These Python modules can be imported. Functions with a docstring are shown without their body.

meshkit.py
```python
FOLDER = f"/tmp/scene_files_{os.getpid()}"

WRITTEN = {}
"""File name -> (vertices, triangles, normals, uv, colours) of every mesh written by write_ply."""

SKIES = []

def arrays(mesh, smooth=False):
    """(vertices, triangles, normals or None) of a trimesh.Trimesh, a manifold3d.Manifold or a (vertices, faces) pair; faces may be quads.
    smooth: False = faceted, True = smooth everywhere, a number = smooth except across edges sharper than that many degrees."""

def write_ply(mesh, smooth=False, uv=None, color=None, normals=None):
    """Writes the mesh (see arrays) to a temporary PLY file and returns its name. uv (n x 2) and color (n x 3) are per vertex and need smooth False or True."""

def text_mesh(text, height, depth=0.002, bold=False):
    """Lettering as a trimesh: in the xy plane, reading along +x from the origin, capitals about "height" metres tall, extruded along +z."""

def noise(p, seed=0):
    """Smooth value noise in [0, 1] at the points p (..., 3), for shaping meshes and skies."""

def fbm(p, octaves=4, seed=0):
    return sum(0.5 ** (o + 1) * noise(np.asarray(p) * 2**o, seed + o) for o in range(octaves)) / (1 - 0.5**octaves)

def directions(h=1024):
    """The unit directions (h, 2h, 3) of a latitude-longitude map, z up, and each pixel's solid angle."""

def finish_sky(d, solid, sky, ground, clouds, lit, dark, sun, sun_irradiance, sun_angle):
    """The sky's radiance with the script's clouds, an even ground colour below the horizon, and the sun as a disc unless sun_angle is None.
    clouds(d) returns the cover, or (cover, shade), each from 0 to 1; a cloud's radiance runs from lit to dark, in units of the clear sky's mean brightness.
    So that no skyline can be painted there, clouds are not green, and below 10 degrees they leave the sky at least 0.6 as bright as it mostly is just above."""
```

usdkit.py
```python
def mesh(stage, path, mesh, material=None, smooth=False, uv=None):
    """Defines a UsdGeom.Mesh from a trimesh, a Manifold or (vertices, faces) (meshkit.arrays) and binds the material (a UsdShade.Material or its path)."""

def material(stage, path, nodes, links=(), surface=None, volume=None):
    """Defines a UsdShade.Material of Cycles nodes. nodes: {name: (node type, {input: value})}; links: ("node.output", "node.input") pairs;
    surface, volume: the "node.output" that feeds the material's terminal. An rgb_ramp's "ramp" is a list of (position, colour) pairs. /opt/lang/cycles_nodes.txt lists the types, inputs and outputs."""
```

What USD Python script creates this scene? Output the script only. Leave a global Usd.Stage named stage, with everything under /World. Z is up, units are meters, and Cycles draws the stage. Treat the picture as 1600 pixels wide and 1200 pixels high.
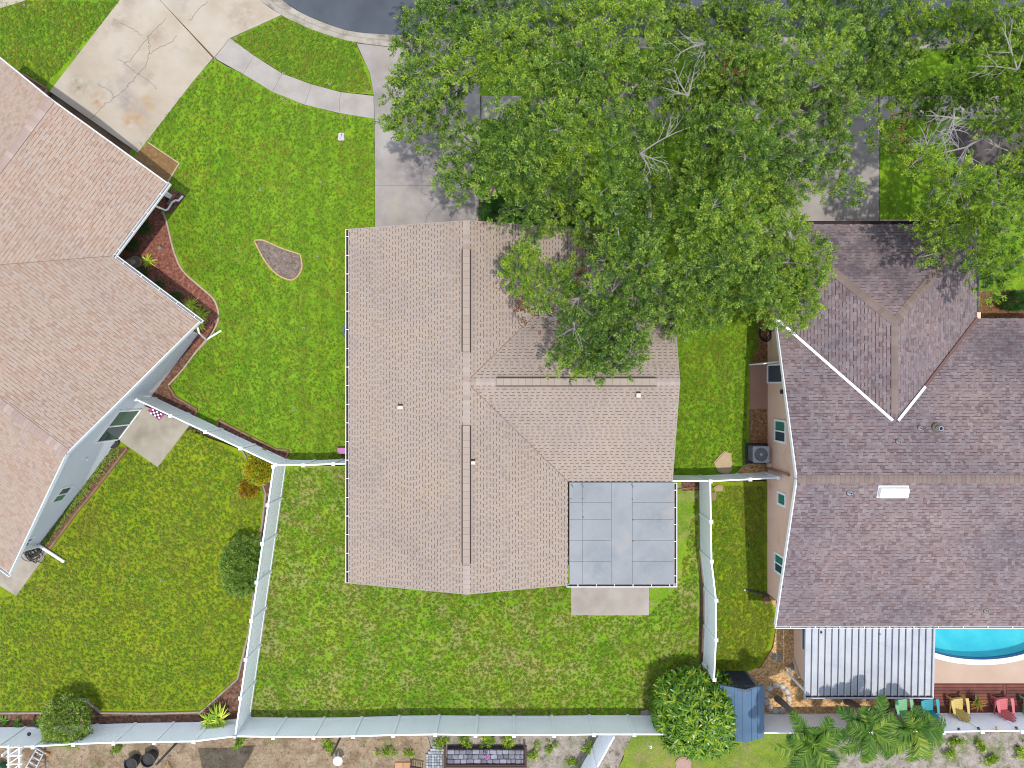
import math, random
import numpy as np, shapely, trimesh
from shapely.geometry import Polygon, LineString, Point, box as sbox
from shapely.ops import unary_union
from pxr import Usd, UsdGeom, UsdLux, UsdShade, Gf, Sdf, Vt
import usdkit, meshkit

# ------------------------------------------------------------------ camera, sky, sun, exposure
H = 100.0 / 3.0          # height of the camera above the ground
F = 24.0 / 36.0 * 1600.0
stage = Usd.Stage.CreateInMemory()
UsdGeom.SetStageUpAxis(stage, UsdGeom.Tokens.z)
UsdGeom.SetStageMetersPerUnit(stage, 1.0)
UsdGeom.Xform.Define(stage, '/World')
UsdGeom.Scope.Define(stage, '/World/Looks')
cam = UsdGeom.Camera.Define(stage, '/World/camera')
cam.AddTranslateOp().Set(Gf.Vec3d(0, 0, H))
cam.CreateFocalLengthAttr(24.0)
cam.CreateHorizontalApertureAttr(36.0)
cam.CreateVerticalApertureAttr(27.0)
cam.CreateFStopAttr(0.0)
cam.CreateExposureAttr(0.42)
FILL_CLOUD = 7.2      # radiance of clouds added to fill the shade, in the sky's own units
SUN = np.array([0.13, -0.19, 1.0]); SUN /= np.linalg.norm(SUN)
elev, rota = math.asin(SUN[2]), math.atan2(SUN[0], SUN[1])
dome = UsdLux.DomeLight.Define(stage, '/World/sky')
dome.GetPrim().SetCustomDataByKey('kind', 'structure')
skym = usdkit.material(stage, '/World/Looks/sky', {
    's': ('sky_texture', {'sky_type': 'single_scattering', 'sun_disc': False, 'sun_elevation': elev, 'sun_rotation': rota}),
    'tc': ('texture_coordinate', {}), 'cm': ('mapping', {'scale': (1.0, 1.0, 2.2)}), 'cn': ('noise_texture', {'scale': 1.7, 'detail': 8.0, 'roughness': 0.58}), 'cr': ('map_range', {'from_min': 0.40, 'from_max': 0.58, 'to_max': 0.9, 'clamp': True}),
    'cx': ('mix', {'mix_type': 'mix', 'color2': (FILL_CLOUD*.94, FILL_CLOUD, FILL_CLOUD*1.12)}),
    'b': ('background_shader', {'strength': 0.15})}, [('tc.generated', 'cm.vector'), ('cm.vector', 'cn.vector'), ('cn.fac', 'cr.value'), ('cr.result', 'cx.fac'), ('s.color', 'cx.color1'), ('cx.color', 'b.color')], surface='b.background')
UsdShade.MaterialBindingAPI.Apply(dome.GetPrim()).Bind(skym)
sun = UsdLux.DistantLight.Define(stage, '/World/sun')
sun.CreateNormalizeAttr(True); sun.CreateIntensityAttr(0.67); sun.CreateAngleAttr(0.9); sun.CreateColorAttr(Gf.Vec3f(1.0, 0.95, 0.88))
zx = np.cross([0, 1, 0], SUN); zx /= np.linalg.norm(zx); zy = np.cross(SUN, zx)
sun.AddTransformOp().Set(Gf.Matrix4d(*zx, 0, *zy, 0, *SUN, 0, 0, 0, 0, 1))

# ------------------------------------------------------------------ helpers
def P(px, py, h=0.0):
    k = (H - h) / F
    return np.array([(px - 800.0) * k, (600.0 - py) * k, h])
def G(px, py): return P(px, py, 0.0)[:2]
def PG(*pts): return Polygon([G(*p) for p in pts])
def onplane(px, py, p0, d, n):
    """(distance along d, height) of the point of a vertical plane seen at a pixel"""
    r = np.array([(px - 800.0) / F, (600.0 - py) / F])
    s = np.dot(p0, n) / np.dot(r, n)
    return float(np.dot(r * s - p0, d)), H - s

TONE = np.random.default_rng(4)
class MB:
    def __init__(self): self.v, self.f, self.n, self.t = [], [], 0, []
    def add(self, v, f, tone=None):
        v = np.asarray(v, float); f = np.asarray(f, int)
        if f.shape[1] == 4: f = np.vstack([f[:, [0, 1, 2]], f[:, [0, 2, 3]]])
        self.v.append(v); self.f.append(f + self.n); self.n += len(v); self.t.append(np.full(len(v), TONE.random() if tone is None else tone)); return self
    def tones(self): return np.concatenate(self.t)
    def mesh(self): return np.vstack(self.v), np.vstack(self.f)
    def box(self, c, s, R=None, yaw=0.0, ch=0.0):
        x, y, z = np.asarray(s, float) / 2
        if ch > 0:
            c8 = []
            for sx in (-1, 1):
                for sy in (-1, 1):
                    for sz in (-1, 1):
                        c8 += [(sx*x, sy*(y-ch), sz*(z-ch)), (sx*(x-ch), sy*y, sz*(z-ch)), (sx*(x-ch), sy*(y-ch), sz*z)]
            hull = trimesh.convex.convex_hull(np.array(c8))
            v, f = np.array(hull.vertices), np.array(hull.faces)
        else:
            v = np.array([[-x,-y,-z],[x,-y,-z],[x,y,-z],[-x,y,-z],[-x,-y,z],[x,-y,z],[x,y,z],[-x,y,z]])
            f = np.array([[0,3,2,1],[4,5,6,7],[0,1,5,4],[1,2,6,5],[2,3,7,6],[3,0,4,7]])
        if yaw: R = np.array([[math.cos(yaw), -math.sin(yaw), 0], [math.sin(yaw), math.cos(yaw), 0], [0, 0, 1]])
        if R is not None: v = v @ np.asarray(R).T
        return self.add(v + np.asarray(c, float), f)
    def beam(self, a, b, w, h, up=(0, 0, 1), ch=0.0):
        """a bar from a to b, w wide and h high (h along up)"""
        a, b = np.asarray(a, float), np.asarray(b, float); d = b - a; L = np.linalg.norm(d); d /= L
        s = np.cross(up, d)
        if np.linalg.norm(s) < 1e-6: s = np.cross((1, 0, 0), d)
        s /= np.linalg.norm(s); u = np.cross(d, s)
        return self.box((a + b) / 2, (L, w, h), R=np.stack([d, s, u], 1), ch=ch)
    def tube(self, pts, r, n=6, cap=True):
        pts = np.asarray(pts, float); r = np.broadcast_to(np.asarray(r, float), len(pts))
        d = np.gradient(pts, axis=0); d /= np.maximum(np.linalg.norm(d, axis=1, keepdims=True), 1e-9)
        ref = np.array([0.31, 0.17, 0.93]) if abs(d[0][2]) < .8 else np.array([1.0, 0.2, 0.1])
        rings = []
        for p, t, q in zip(pts, d, r):
            s = np.cross(ref, t); s /= max(np.linalg.norm(s), 1e-9); u = np.cross(t, s); ref = u if abs(np.dot(u, t)) < .5 else ref
            ref = np.cross(t, s)
            a = np.arange(n) * 2 * math.pi / n
            rings.append(p + q * (np.cos(a)[:, None] * s + np.sin(a)[:, None] * u))
            ref = u
        v = np.vstack(rings); f = []
        for i in range(len(pts) - 1):
            for k in range(n):
                f.append([i*n+k, i*n+(k+1) % n, (i+1)*n+(k+1) % n, (i+1)*n+k])
        self.add(v, f)
        if cap:
            self.add(rings[-1], [[0, k, k+1] for k in range(1, n-1)]); self.add(rings[0], [[0, k+1, k] for k in range(1, n-1)])
        return self
    def lathe(self, prof, c=(0, 0, 0), n=20, start=0.0):
        prof = np.asarray(prof, float); a = start + np.arange(n) * 2 * math.pi / n
        v = np.vstack([np.stack([r*np.cos(a), r*np.sin(a), np.full(n, z)], 1) for r, z in prof]) + np.asarray(c, float)
        f = [[i*n+k, i*n+(k+1) % n, (i+1)*n+(k+1) % n, (i+1)*n+k] for i in range(len(prof)-1) for k in range(n)]
        return self.add(v, f)
    def prism(self, poly, z0, z1, bottom=False):
        for p in getattr(poly, 'geoms', [poly]):
            if p.is_empty or p.area < 1e-6 or p.geom_type != 'Polygon': continue
            p = shapely.geometry.polygon.orient(p); tn = TONE.random()
            v, f = trimesh.creation.triangulate_polygon(p, engine='earcut')
            v = np.asarray(v, float); f = np.asarray(f, int)
            a = v[f]; cr = (a[:,1,0]-a[:,0,0])*(a[:,2,1]-a[:,0,1]) - (a[:,1,1]-a[:,0,1])*(a[:,2,0]-a[:,0,0])
            f[cr < 0] = f[cr < 0][:, ::-1]
            self.add(np.c_[v, np.full(len(v), z1)], f, tn)
            if bottom: self.add(np.c_[v, np.full(len(v), z0)], f[:, ::-1], tn)
            for ring in [p.exterior, *p.interiors]:
                c = np.asarray(ring.coords)[:-1]; n = len(c); i = np.arange(n); j = (i + 1) % n
                self.add(np.vstack([np.c_[c, np.full(n, z0)], np.c_[c, np.full(n, z1)]]), np.stack([i, j, j + n, i + n], 1), tn)
        return self
    def xf(self, M):
        self.v = [np.c_[v, np.ones(len(v))] @ np.asarray(M).T[:, :3] for v in self.v]; return self

USED = {}
def numbered(parent, name):
    k = USED.get((parent, name), 0); USED[(parent, name)] = k + 1
    return name if k == 0 else f'{name}_{k:03d}'
def tag(prim, label=None, cat=None, group=None, kind=None):
    for k, v in (('label', label), ('category', cat), ('group', group), ('kind', kind)):
        if v: prim.SetCustomDataByKey(k, v)
GROUPS = {'fence': 'white vinyl fences between the gardens', 'house': 'houses seen from above', 'oak_tree': 'oaks between the houses and the road', 'palm_tree': 'palms by the pool deck', 'garden_chair': 'garden chairs in a row on the deck',
          'sprinkler_head': 'sprinkler heads in the lawns', 'fence_lamp': 'lamps on the deck fence', 'weed': 'weeds beyond the fences', 'small_shrub': 'small shrubs along the gutter', 'shrub': 'shrubs at the foot of the houses', 'round_bush': 'round bushes by the fences',
          'spiky_plant': 'spiky clumps', 'tufted_plant': 'leafy tufts in the fence bed', 'black_planter': 'black planter tubs', 'stepping_stone': 'loose flat stones', 'garden_post': 'posts behind the long fence', 'garden_hose': 'black hoses by the walls'}
def give_tone(g, tones):
    if tones is not None and len(tones) == len(g.GetPointsAttr().Get()):
        UsdGeom.PrimvarsAPI(g).CreatePrimvar('tone', Sdf.ValueTypeNames.FloatArray, 'vertex').Set(Vt.FloatArray.FromNumpy(np.asarray(tones, np.float32)))
class Thing:
    """an Xform directly under /World at the thing's base; part() adds its meshes (given in world coordinates)"""
    def __init__(self, name, label=None, cat=None, origin=(0, 0, 0), group=None, kind=None):
        self.path = '/World/' + numbered('/World', name); self.o = np.asarray([*origin, 0][:3], float)
        x = UsdGeom.Xform.Define(stage, self.path); x.AddTranslateOp().Set(Gf.Vec3d(*map(float, self.o)))
        self.prim = x.GetPrim(); tag(self.prim, label, cat, group or (GROUPS.get(name) if label else None), kind)
    def part(self, name, m, mat, parent=None, label=None, kind=None, smooth=False):
        parent = parent or self.path; path = parent + '/' + numbered(parent, name)
        v, f = m.mesh() if isinstance(m, MB) else m[:2]
        g = usdkit.mesh(stage, path, (np.asarray(v) - self.o, f), mat, smooth=smooth); give_tone(g, m.tones() if isinstance(m, MB) else m[2] if len(m) > 2 else None); tag(g.GetPrim(), label, kind=kind)
        return path
    def instancer(self, name, protos, pos, quat, scale, idx, parent=None, kind='stuff', label=None):
        """protos: list of [(mesh, material), ...]"""
        parent = parent or self.path; path = parent + '/' + numbered(parent, name)
        pi = UsdGeom.PointInstancer.Define(stage, path); tg = []
        for i, pr in enumerate(protos):
            pp = f'{path}/shapes/shape_{i:03d}'; UsdGeom.Xform.Define(stage, pp); tg.append(Sdf.Path(pp))
            for j, (m, mat) in enumerate(pr):
                v, f = m.mesh() if isinstance(m, MB) else m
                give_tone(usdkit.mesh(stage, f'{pp}/piece_{j:03d}', (v, f), mat), m.tones() if isinstance(m, MB) else None)
        pi.CreatePrototypesRel().SetTargets(tg)
        pi.CreatePositionsAttr(Vt.Vec3fArray.FromNumpy((np.asarray(pos) - self.o).astype(np.float32)))
        pi.CreateOrientationsAttr(Vt.QuathArray.FromNumpy(np.asarray(quat).astype(np.float16)))
        s = np.asarray(scale, float); s = np.repeat(s[:, None], 3, 1) if s.ndim == 1 else s
        pi.CreateScalesAttr(Vt.Vec3fArray.FromNumpy(s.astype(np.float32)))
        pi.CreateProtoIndicesAttr(Vt.IntArray.FromNumpy(np.asarray(idx).astype(np.int32)))
        tag(pi.GetPrim(), label, kind=kind); return path
def single(name, m, mat, label=None, cat=None, group=None, kind=None, smooth=False):
    path = '/World/' + numbered('/World', name); v, f = m.mesh() if isinstance(m, MB) else m
    g = usdkit.mesh(stage, path, (v, f), mat, smooth=smooth); give_tone(g, m.tones() if isinstance(m, MB) else None); tag(g.GetPrim(), label, cat, group or (GROUPS.get(name) if cat else None), kind); return path

def quat_from(R):
    """(n,3,3) rotations to (i,j,k,r)"""
    from scipy.spatial.transform import Rotation
    return Rotation.from_matrix(R).as_quat()
def frames(x, up=(0, 0, 1), spin=None):
    """rotations whose local x axis is x and whose local z leans to up"""
    x = x / np.linalg.norm(x, axis=1, keepdims=True); up = np.broadcast_to(np.asarray(up, float), x.shape)
    y = np.cross(up, x); y /= np.maximum(np.linalg.norm(y, axis=1, keepdims=True), 1e-6); z = np.cross(x, y)
    if spin is not None:
        c, s = np.cos(spin)[:, None], np.sin(spin)[:, None]; y, z = c * y + s * z, c * z - s * y
    return np.stack([x, y, z], 2)
def rough_edge(poly, amp=0.04, step=0.12, seed=1, fr=2.3):
    """a polygon whose outline wanders a little, as lawn and beds do"""
    out = []
    for p in getattr(poly, 'geoms', [poly]):
        if p.geom_type != 'Polygon' or p.is_empty: continue
        def ring(r):
            c = np.asarray(shapely.segmentize(r, step).coords)[:-1]; d = np.roll(c, -1, 0) - np.roll(c, 1, 0)
            d /= np.maximum(np.linalg.norm(d, axis=1, keepdims=True), 1e-9); n = np.c_[-d[:, 1], d[:, 0]]
            k = meshkit.fbm(np.c_[c * fr, np.full(len(c), seed)], 3, seed) - 0.5
            return c + n * (k * 2 * amp)[:, None]
        q = Polygon(ring(p.exterior), [ring(i) for i in p.interiors]).buffer(0)
        out.append(q)
    return unary_union(out)
def spline(pts, n=8):
    """Catmull-Rom through points"""
    pts = np.asarray(pts, float); e = np.vstack([2*pts[0]-pts[1], pts, 2*pts[-1]-pts[-2]]); out = []
    for i in range(len(pts) - 1):
        a, b, c, d = e[i:i+4]; t = np.linspace(0, 1, n, endpoint=False)[:, None]
        out.append(0.5 * (2*b + (c-a)*t + (2*a-5*b+4*c-d)*t**2 + (3*b-a-3*c+d)*t**3))
    return np.vstack(out + [pts[-1:]])

# ------------------------------------------------------------------ materials
LK = '/World/Looks/'
def C(r, g, b):
    """linear colour of an 8-bit sRGB one"""
    return tuple(((c/255+.055)/1.055)**2.4 if c > 10 else c/255/12.92 for c in (r, g, b))
def M(name, ramp, scale=1.0, detail=5.0, fine=0.0, fscale=40.0, rough=0.85, island=0.0, bump=0.0, bscale=60.0, bdist=0.01, stains=(), spec=0.4, metal=0.0, tint=None, tscale=0.2, dist=0.0, blotch=(), lrough=0.55, stripes=None):
    """noise coloured surface. ramp: colours; fine: amount of fine value noise; island: value change per loose piece; stains: (x, y, radius, colour, amount) marks
    that stay where they are; blotch: ((scale, low, high, colour, amount), ...) broken noise patches"""
    n = {'g': ('geometry', {}), 'n1': ('noise_texture', {'scale': scale, 'detail': detail, 'roughness': lrough, 'distortion': dist}),
         'w': ('map_range', {'from_min': 0.28, 'from_max': 0.72, 'clamp': True}),
         'r': ('rgb_ramp', {'ramp': ramp}), 'p': ('principled_bsdf', {'roughness': rough, 'specular_ior_level': spec, 'metallic': metal})}
    l = [('g.position', 'n1.vector'), ('n1.fac', 'w.value'), ('w.result', 'r.fac')]; cur = 'r.color'
    for i, (sc, lo, hi, col, am) in enumerate(blotch):
        n[f'bn{i}'] = ('noise_texture', {'scale': sc, 'detail': 6.0, 'roughness': 0.62}); n[f'bv{i}'] = ('vector_math', {'math_type': 'add', 'vector2': (17.3*i+5, 9.1, 3.7)})
        n[f'bm{i}'] = ('map_range', {'from_min': lo, 'from_max': hi, 'to_max': am, 'clamp': True}); n[f'bx{i}'] = ('mix', {'mix_type': 'mix', 'color2': col})
        l += [('g.position', f'bv{i}.vector1'), (f'bv{i}.vector', f'bn{i}.vector'), (f'bn{i}.fac', f'bm{i}.value'), (f'bm{i}.result', f'bx{i}.fac'), (cur, f'bx{i}.color1')]; cur = f'bx{i}.color'
    for i, (x, y, rad, col, am) in enumerate(stains):
        n[f'sd{i}'] = ('vector_math', {'math_type': 'distance', 'vector2': (x, y, 0.05)}); n[f'sf{i}'] = ('vector_math', {'math_type': 'multiply', 'vector2': (1, 1, 0)})
        n[f'sm{i}'] = ('map_range', {'from_min': rad, 'from_max': 0.0, 'to_min': 0.0, 'to_max': 1.0, 'clamp': True}); n[f'sn{i}'] = ('noise_texture', {'scale': 2.2, 'detail': 6.0, 'roughness': 0.7})
        n[f'sk{i}'] = ('map_range', {'from_min': 0.38, 'from_max': 0.62, 'clamp': True}); n[f'st{i}'] = ('math', {'math_type': 'multiply'}); n[f'sa{i}'] = ('math', {'math_type': 'multiply', 'value2': am}); n[f'sx{i}'] = ('mix', {'mix_type': 'mix', 'color2': col})
        l += [('g.position', f'sf{i}.vector1'), (f'sf{i}.vector', f'sd{i}.vector1'), (f'sd{i}.value', f'sm{i}.value'), ('g.position', f'sn{i}.vector'), (f'sn{i}.fac', f'sk{i}.value'),
              (f'sm{i}.result', f'st{i}.value1'), (f'sk{i}.result', f'st{i}.value2'), (f'st{i}.value', f'sa{i}.value1'), (f'sa{i}.value', f'sx{i}.fac'), (cur, f'sx{i}.color1')]; cur = f'sx{i}.color'
    if tint is not None:
        n['tn'] = ('noise_texture', {'scale': tscale, 'detail': 3.0}); n['tr'] = ('rgb_ramp', {'ramp': tint}); n['tw'] = ('map_range', {'from_min': 0.3, 'from_max': 0.7, 'clamp': True}); n['tm'] = ('mix', {'mix_type': 'multiply', 'fac': 1.0})
        l += [('g.position', 'tn.vector'), ('tn.fac', 'tw.value'), ('tw.result', 'tr.fac'), (cur, 'tm.color1'), ('tr.color', 'tm.color2')]; cur = 'tm.color'
    if stripes:   # (period scale, amount, turn)
        n['sq'] = ('mapping', {'rotation': (0, 0, stripes[2])}); n['sw'] = ('wave_texture', {'scale': stripes[0], 'distortion': 1.2, 'detail': 1.0, 'detail_scale': .6}); n['sv'] = ('map_range', {'to_min': 1 - stripes[1], 'to_max': 1 + stripes[1]}); n['sz'] = ('mix', {'mix_type': 'multiply', 'fac': 1.0})
        l += [('g.position', 'sq.vector'), ('sq.vector', 'sw.vector'), ('sw.fac', 'sv.value'), (cur, 'sz.color1'), ('sv.result', 'sz.color2')]; cur = 'sz.color'
    if fine:
        n['fn'] = ('noise_texture', {'scale': fscale, 'detail': 3.0, 'roughness': 0.7}); n['fm'] = ('map_range', {'from_min': 0.25, 'from_max': 0.75, 'to_min': 1 - fine, 'to_max': 1 + fine}); n['fx'] = ('mix', {'mix_type': 'multiply', 'fac': 1.0})
        l += [('g.position', 'fn.vector'), ('fn.fac', 'fm.value'), (cur, 'fx.color1'), ('fm.result', 'fx.color2')]; cur = 'fx.color'
    if island:
        n['ia'] = ('attribute', {'attribute': 'tone'}); n['im'] = ('map_range', {'to_min': 1 - island, 'to_max': 1 + island}); n['ix'] = ('mix', {'mix_type': 'multiply', 'fac': 1.0})
        l += [('ia.fac', 'im.value'), (cur, 'ix.color1'), ('im.result', 'ix.color2')]; cur = 'ix.color'
    l.append((cur, 'p.base_color'))
    if bump:
        n['bt'] = ('noise_texture', {'scale': bscale, 'detail': 4.0}); n['bp'] = ('bump', {'strength': bump, 'distance': bdist})
        l += [('g.position', 'bt.vector'), ('bt.fac', 'bp.height'), ('bp.normal', 'p.normal')]
    return usdkit.material(stage, LK + name, n, l, surface='p.BSDF')
def plain(name, col, rough=0.5, metal=0.0, var=0.06, scale=3.0, spec=0.5):
    a = np.array(col); return M(name, [tuple(a*(1-var)), tuple(a*(1+var))], scale=scale, rough=rough, metal=metal, spec=spec)
def leafmat(name, cols, trans=0.35, rough=0.5, lk=2.5):
    """leaf: hue varies per loose leaf and per cluster"""
    return usdkit.material(stage, LK + name, {
        'g': ('attribute', {'attribute': 'tone'}), 'o': ('object_info', {}), 'a': ('math', {'math_type': 'multiply_add', 'value2': 0.55, 'value3': 0.0}), 'b': ('math', {'math_type': 'multiply_add', 'value2': 0.45}),
        'r': ('rgb_ramp', {'ramp': [sc(c, lk) for c in cols]}), 'p': ('principled_bsdf', {'roughness': rough, 'specular_ior_level': 0.35}), 't': ('translucent_bsdf', {}), 'm': ('mix_closure', {'fac': trans})},
        [('g.fac', 'a.value1'), ('o.random', 'b.value1'), ('a.value', 'b.value3'), ('b.value', 'r.fac'), ('r.color', 'p.base_color'), ('r.color', 't.color'), ('p.BSDF', 'm.closure1'), ('t.BSDF', 'm.closure2')], surface='m.closure')
def shinglemat(name, cols, patch, pscale=0.25, blot=(), amount=0.85):
    """asphalt shingle: a tone per tab, drifting in patches over the roof, with mineral grain; blot: ((x, y, radius, amount), ...) soft dark patches"""
    n = {'g': ('geometry', {}), 'ta': ('attribute', {'attribute': 'tone'}), 'wn': ('math', {'math_type': 'multiply', 'value2': 1.0}), 'r': ('rgb_ramp', {'ramp': cols}),
         'n': ('noise_texture', {'scale': pscale, 'detail': 5.0, 'roughness': 0.6}), 'nw': ('map_range', {'from_min': 0.3, 'from_max': 0.7, 'clamp': True}), 'pr': ('rgb_ramp', {'ramp': patch}), 'm': ('mix', {'mix_type': 'multiply', 'fac': 1.0}),
         'f': ('noise_texture', {'scale': 55.0, 'detail': 2.0}), 'fm': ('map_range', {'from_min': 0.25, 'from_max': 0.75, 'to_min': 0.84, 'to_max': 1.16}), 'fx': ('mix', {'mix_type': 'multiply', 'fac': 1.0}),
         'p': ('principled_bsdf', {'roughness': 0.92, 'specular_ior_level': 0.25})}
    l = [('ta.fac', 'wn.value1'), ('wn.value', 'r.fac'), ('g.position', 'n.vector'), ('n.fac', 'nw.value'), ('nw.result', 'pr.fac'), ('r.color', 'm.color1'), ('pr.color', 'm.color2'),
         ('g.position', 'f.vector'), ('f.fac', 'fm.value'), ('m.color', 'fx.color1'), ('fm.result', 'fx.color2')]
    cur = 'fx.color'
    for i, (x, y, rad, am) in enumerate(blot):
        n[f'sf{i}'] = ('vector_math', {'math_type': 'multiply', 'vector2': (1, 1, 0)}); n[f'sd{i}'] = ('vector_math', {'math_type': 'distance', 'vector2': (x, y, 0)})
        n[f'sm{i}'] = ('map_range', {'range_type': 'smoothstep', 'from_min': rad, 'from_max': rad*0.25, 'to_min': 0.0, 'to_max': 1.0, 'clamp': True}); n[f'sn{i}'] = ('noise_texture', {'scale': 0.9, 'detail': 6.0, 'roughness': 0.6})
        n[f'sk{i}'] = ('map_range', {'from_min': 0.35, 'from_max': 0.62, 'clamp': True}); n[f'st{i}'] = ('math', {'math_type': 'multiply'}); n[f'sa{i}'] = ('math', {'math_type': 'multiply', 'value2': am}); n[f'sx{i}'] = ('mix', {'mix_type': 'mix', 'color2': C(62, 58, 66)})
        l += [('g.position', f'sf{i}.vector1'), (f'sf{i}.vector', f'sd{i}.vector1'), (f'sd{i}.value', f'sm{i}.value'), ('g.position', f'sn{i}.vector'), (f'sn{i}.fac', f'sk{i}.value'), (f'sm{i}.result', f'st{i}.value1'), (f'sk{i}.result', f'st{i}.value2'),
              (f'st{i}.value', f'sa{i}.value1'), (f'sa{i}.value', f'sx{i}.fac'), (cur, f'sx{i}.color1')]; cur = f'sx{i}.color'
    l.append((cur, 'p.base_color'))
    return usdkit.material(stage, LK + name, n, l, surface='p.BSDF')
def sc(col, k): return tuple(float(c)*k for c in col)

K = 0.50   # albedo of a surface as a share of its linear colour in a sunlit picture
def A(r, g, b, k=1.0): return sc(C(r, g, b), K*k)
lawn_ramps = [A(80, 118, 18), A(100, 142, 22), A(116, 154, 28), A(138, 166, 38)]
def lawnmat(name, ramp, dry=0.5, k=1.0, dryc=A(168, 158, 92), lo=0.56, stripes=None):
    k *= 1.56
    return M(name, [sc(c, k) for c in ramp], scale=0.75, detail=9.0, lrough=0.72, fine=0.3, fscale=13.0, rough=0.9, spec=0.2, bump=0.7, bscale=22.0, bdist=0.05, stripes=stripes, tint=[(.86, .92, .8), (1, 1, 1), (1.1, 1.04, .95)], tscale=.28,
             blotch=((0.62, lo, lo+0.16, sc(dryc, 1.15), dry), (2.6, lo+.02, lo+0.16, sc(dryc, 1.2), dry*.9), (5.0, 0.58, 0.74, sc(ramp[0], .85*k), 0.3), (1.1, 0.52, 0.7, sc(A(150, 170, 34), k), 0.35)))
m_lawn = lawnmat('lawn', lawn_ramps, 0.2, stripes=(.34, .10, .0))
m_lawn_back = lawnmat('lawn_back', [A(80, 118, 20), A(104, 144, 26), A(122, 158, 34), A(146, 170, 48)], 0.8, dryc=A(182, 164, 118), lo=0.5)
m_lawn_west = lawnmat('lawn_west', [A(96, 122, 12), A(118, 142, 14), A(132, 152, 18), A(150, 164, 26)], 0.42, dryc=A(150, 128, 70), lo=0.52)
m_lawn_south = lawnmat('lawn_south', [A(92, 116, 34), A(118, 138, 50), A(140, 152, 66)], 0.8, dryc=A(170, 150, 110))
m_soil = M('soil', [A(120, 96, 72), A(150, 124, 98), A(176, 150, 124)], scale=0.8, fine=0.3, fscale=18, blotch=((0.9, .55, .68, A(96, 118, 50), .6),))
m_sand = M('sandy_ground', [A(158, 134, 106), A(184, 160, 130), A(202, 180, 154)], scale=1.6, fine=0.35, fscale=14, bump=.5, bscale=18, bdist=.03, blotch=((1.5, .5, .62, A(120, 92, 66), .55), (6.0, .55, .66, A(92, 70, 50), .6), (1.0, .56, .66, A(112, 128, 60), .5)))
m_weedy = M('weedy_ground', [A(150, 140, 128), A(186, 174, 162), A(205, 196, 186)], scale=2.2, fine=0.35, fscale=14, bump=.6, bscale=18, bdist=.04, blotch=((1.3, .5, .6, A(120, 138, 60), .7), (3.2, .56, .66, A(90, 84, 64), .7)))
m_conc = M('concrete', [A(186, 176, 164), A(206, 196, 184), A(218, 210, 200)], scale=0.7, fine=.08, fscale=30, rough=.9, bump=.15, bscale=40, bdist=.01, blotch=((0.35, .52, .68, A(164, 154, 150), .5),))
m_conc_west = M('concrete_west', [A(206, 190, 168), A(220, 206, 186), A(228, 217, 201)], scale=0.6, fine=.07, fscale=30, rough=.9, blotch=((0.42, .52, .66, A(178, 164, 156), .6),),
                stains=[(*G(208, 187), 0.75, A(204, 150, 80), 1.0), (*G(152, 155), 0.6, A(198, 148, 90), .95), (*G(126, 133), 0.75, A(150, 132, 104), .95), (*G(184, 35), 0.55, A(130, 112, 88), .8), (*G(245, 55), .6, A(178, 150, 134), .8), (*G(232, 160), .5, A(212, 164, 100), .95), (*G(195, 158), .7, A(160, 152, 154), .8), (*G(382, 25), 1.1, A(176, 150, 124), .8)])
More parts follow.
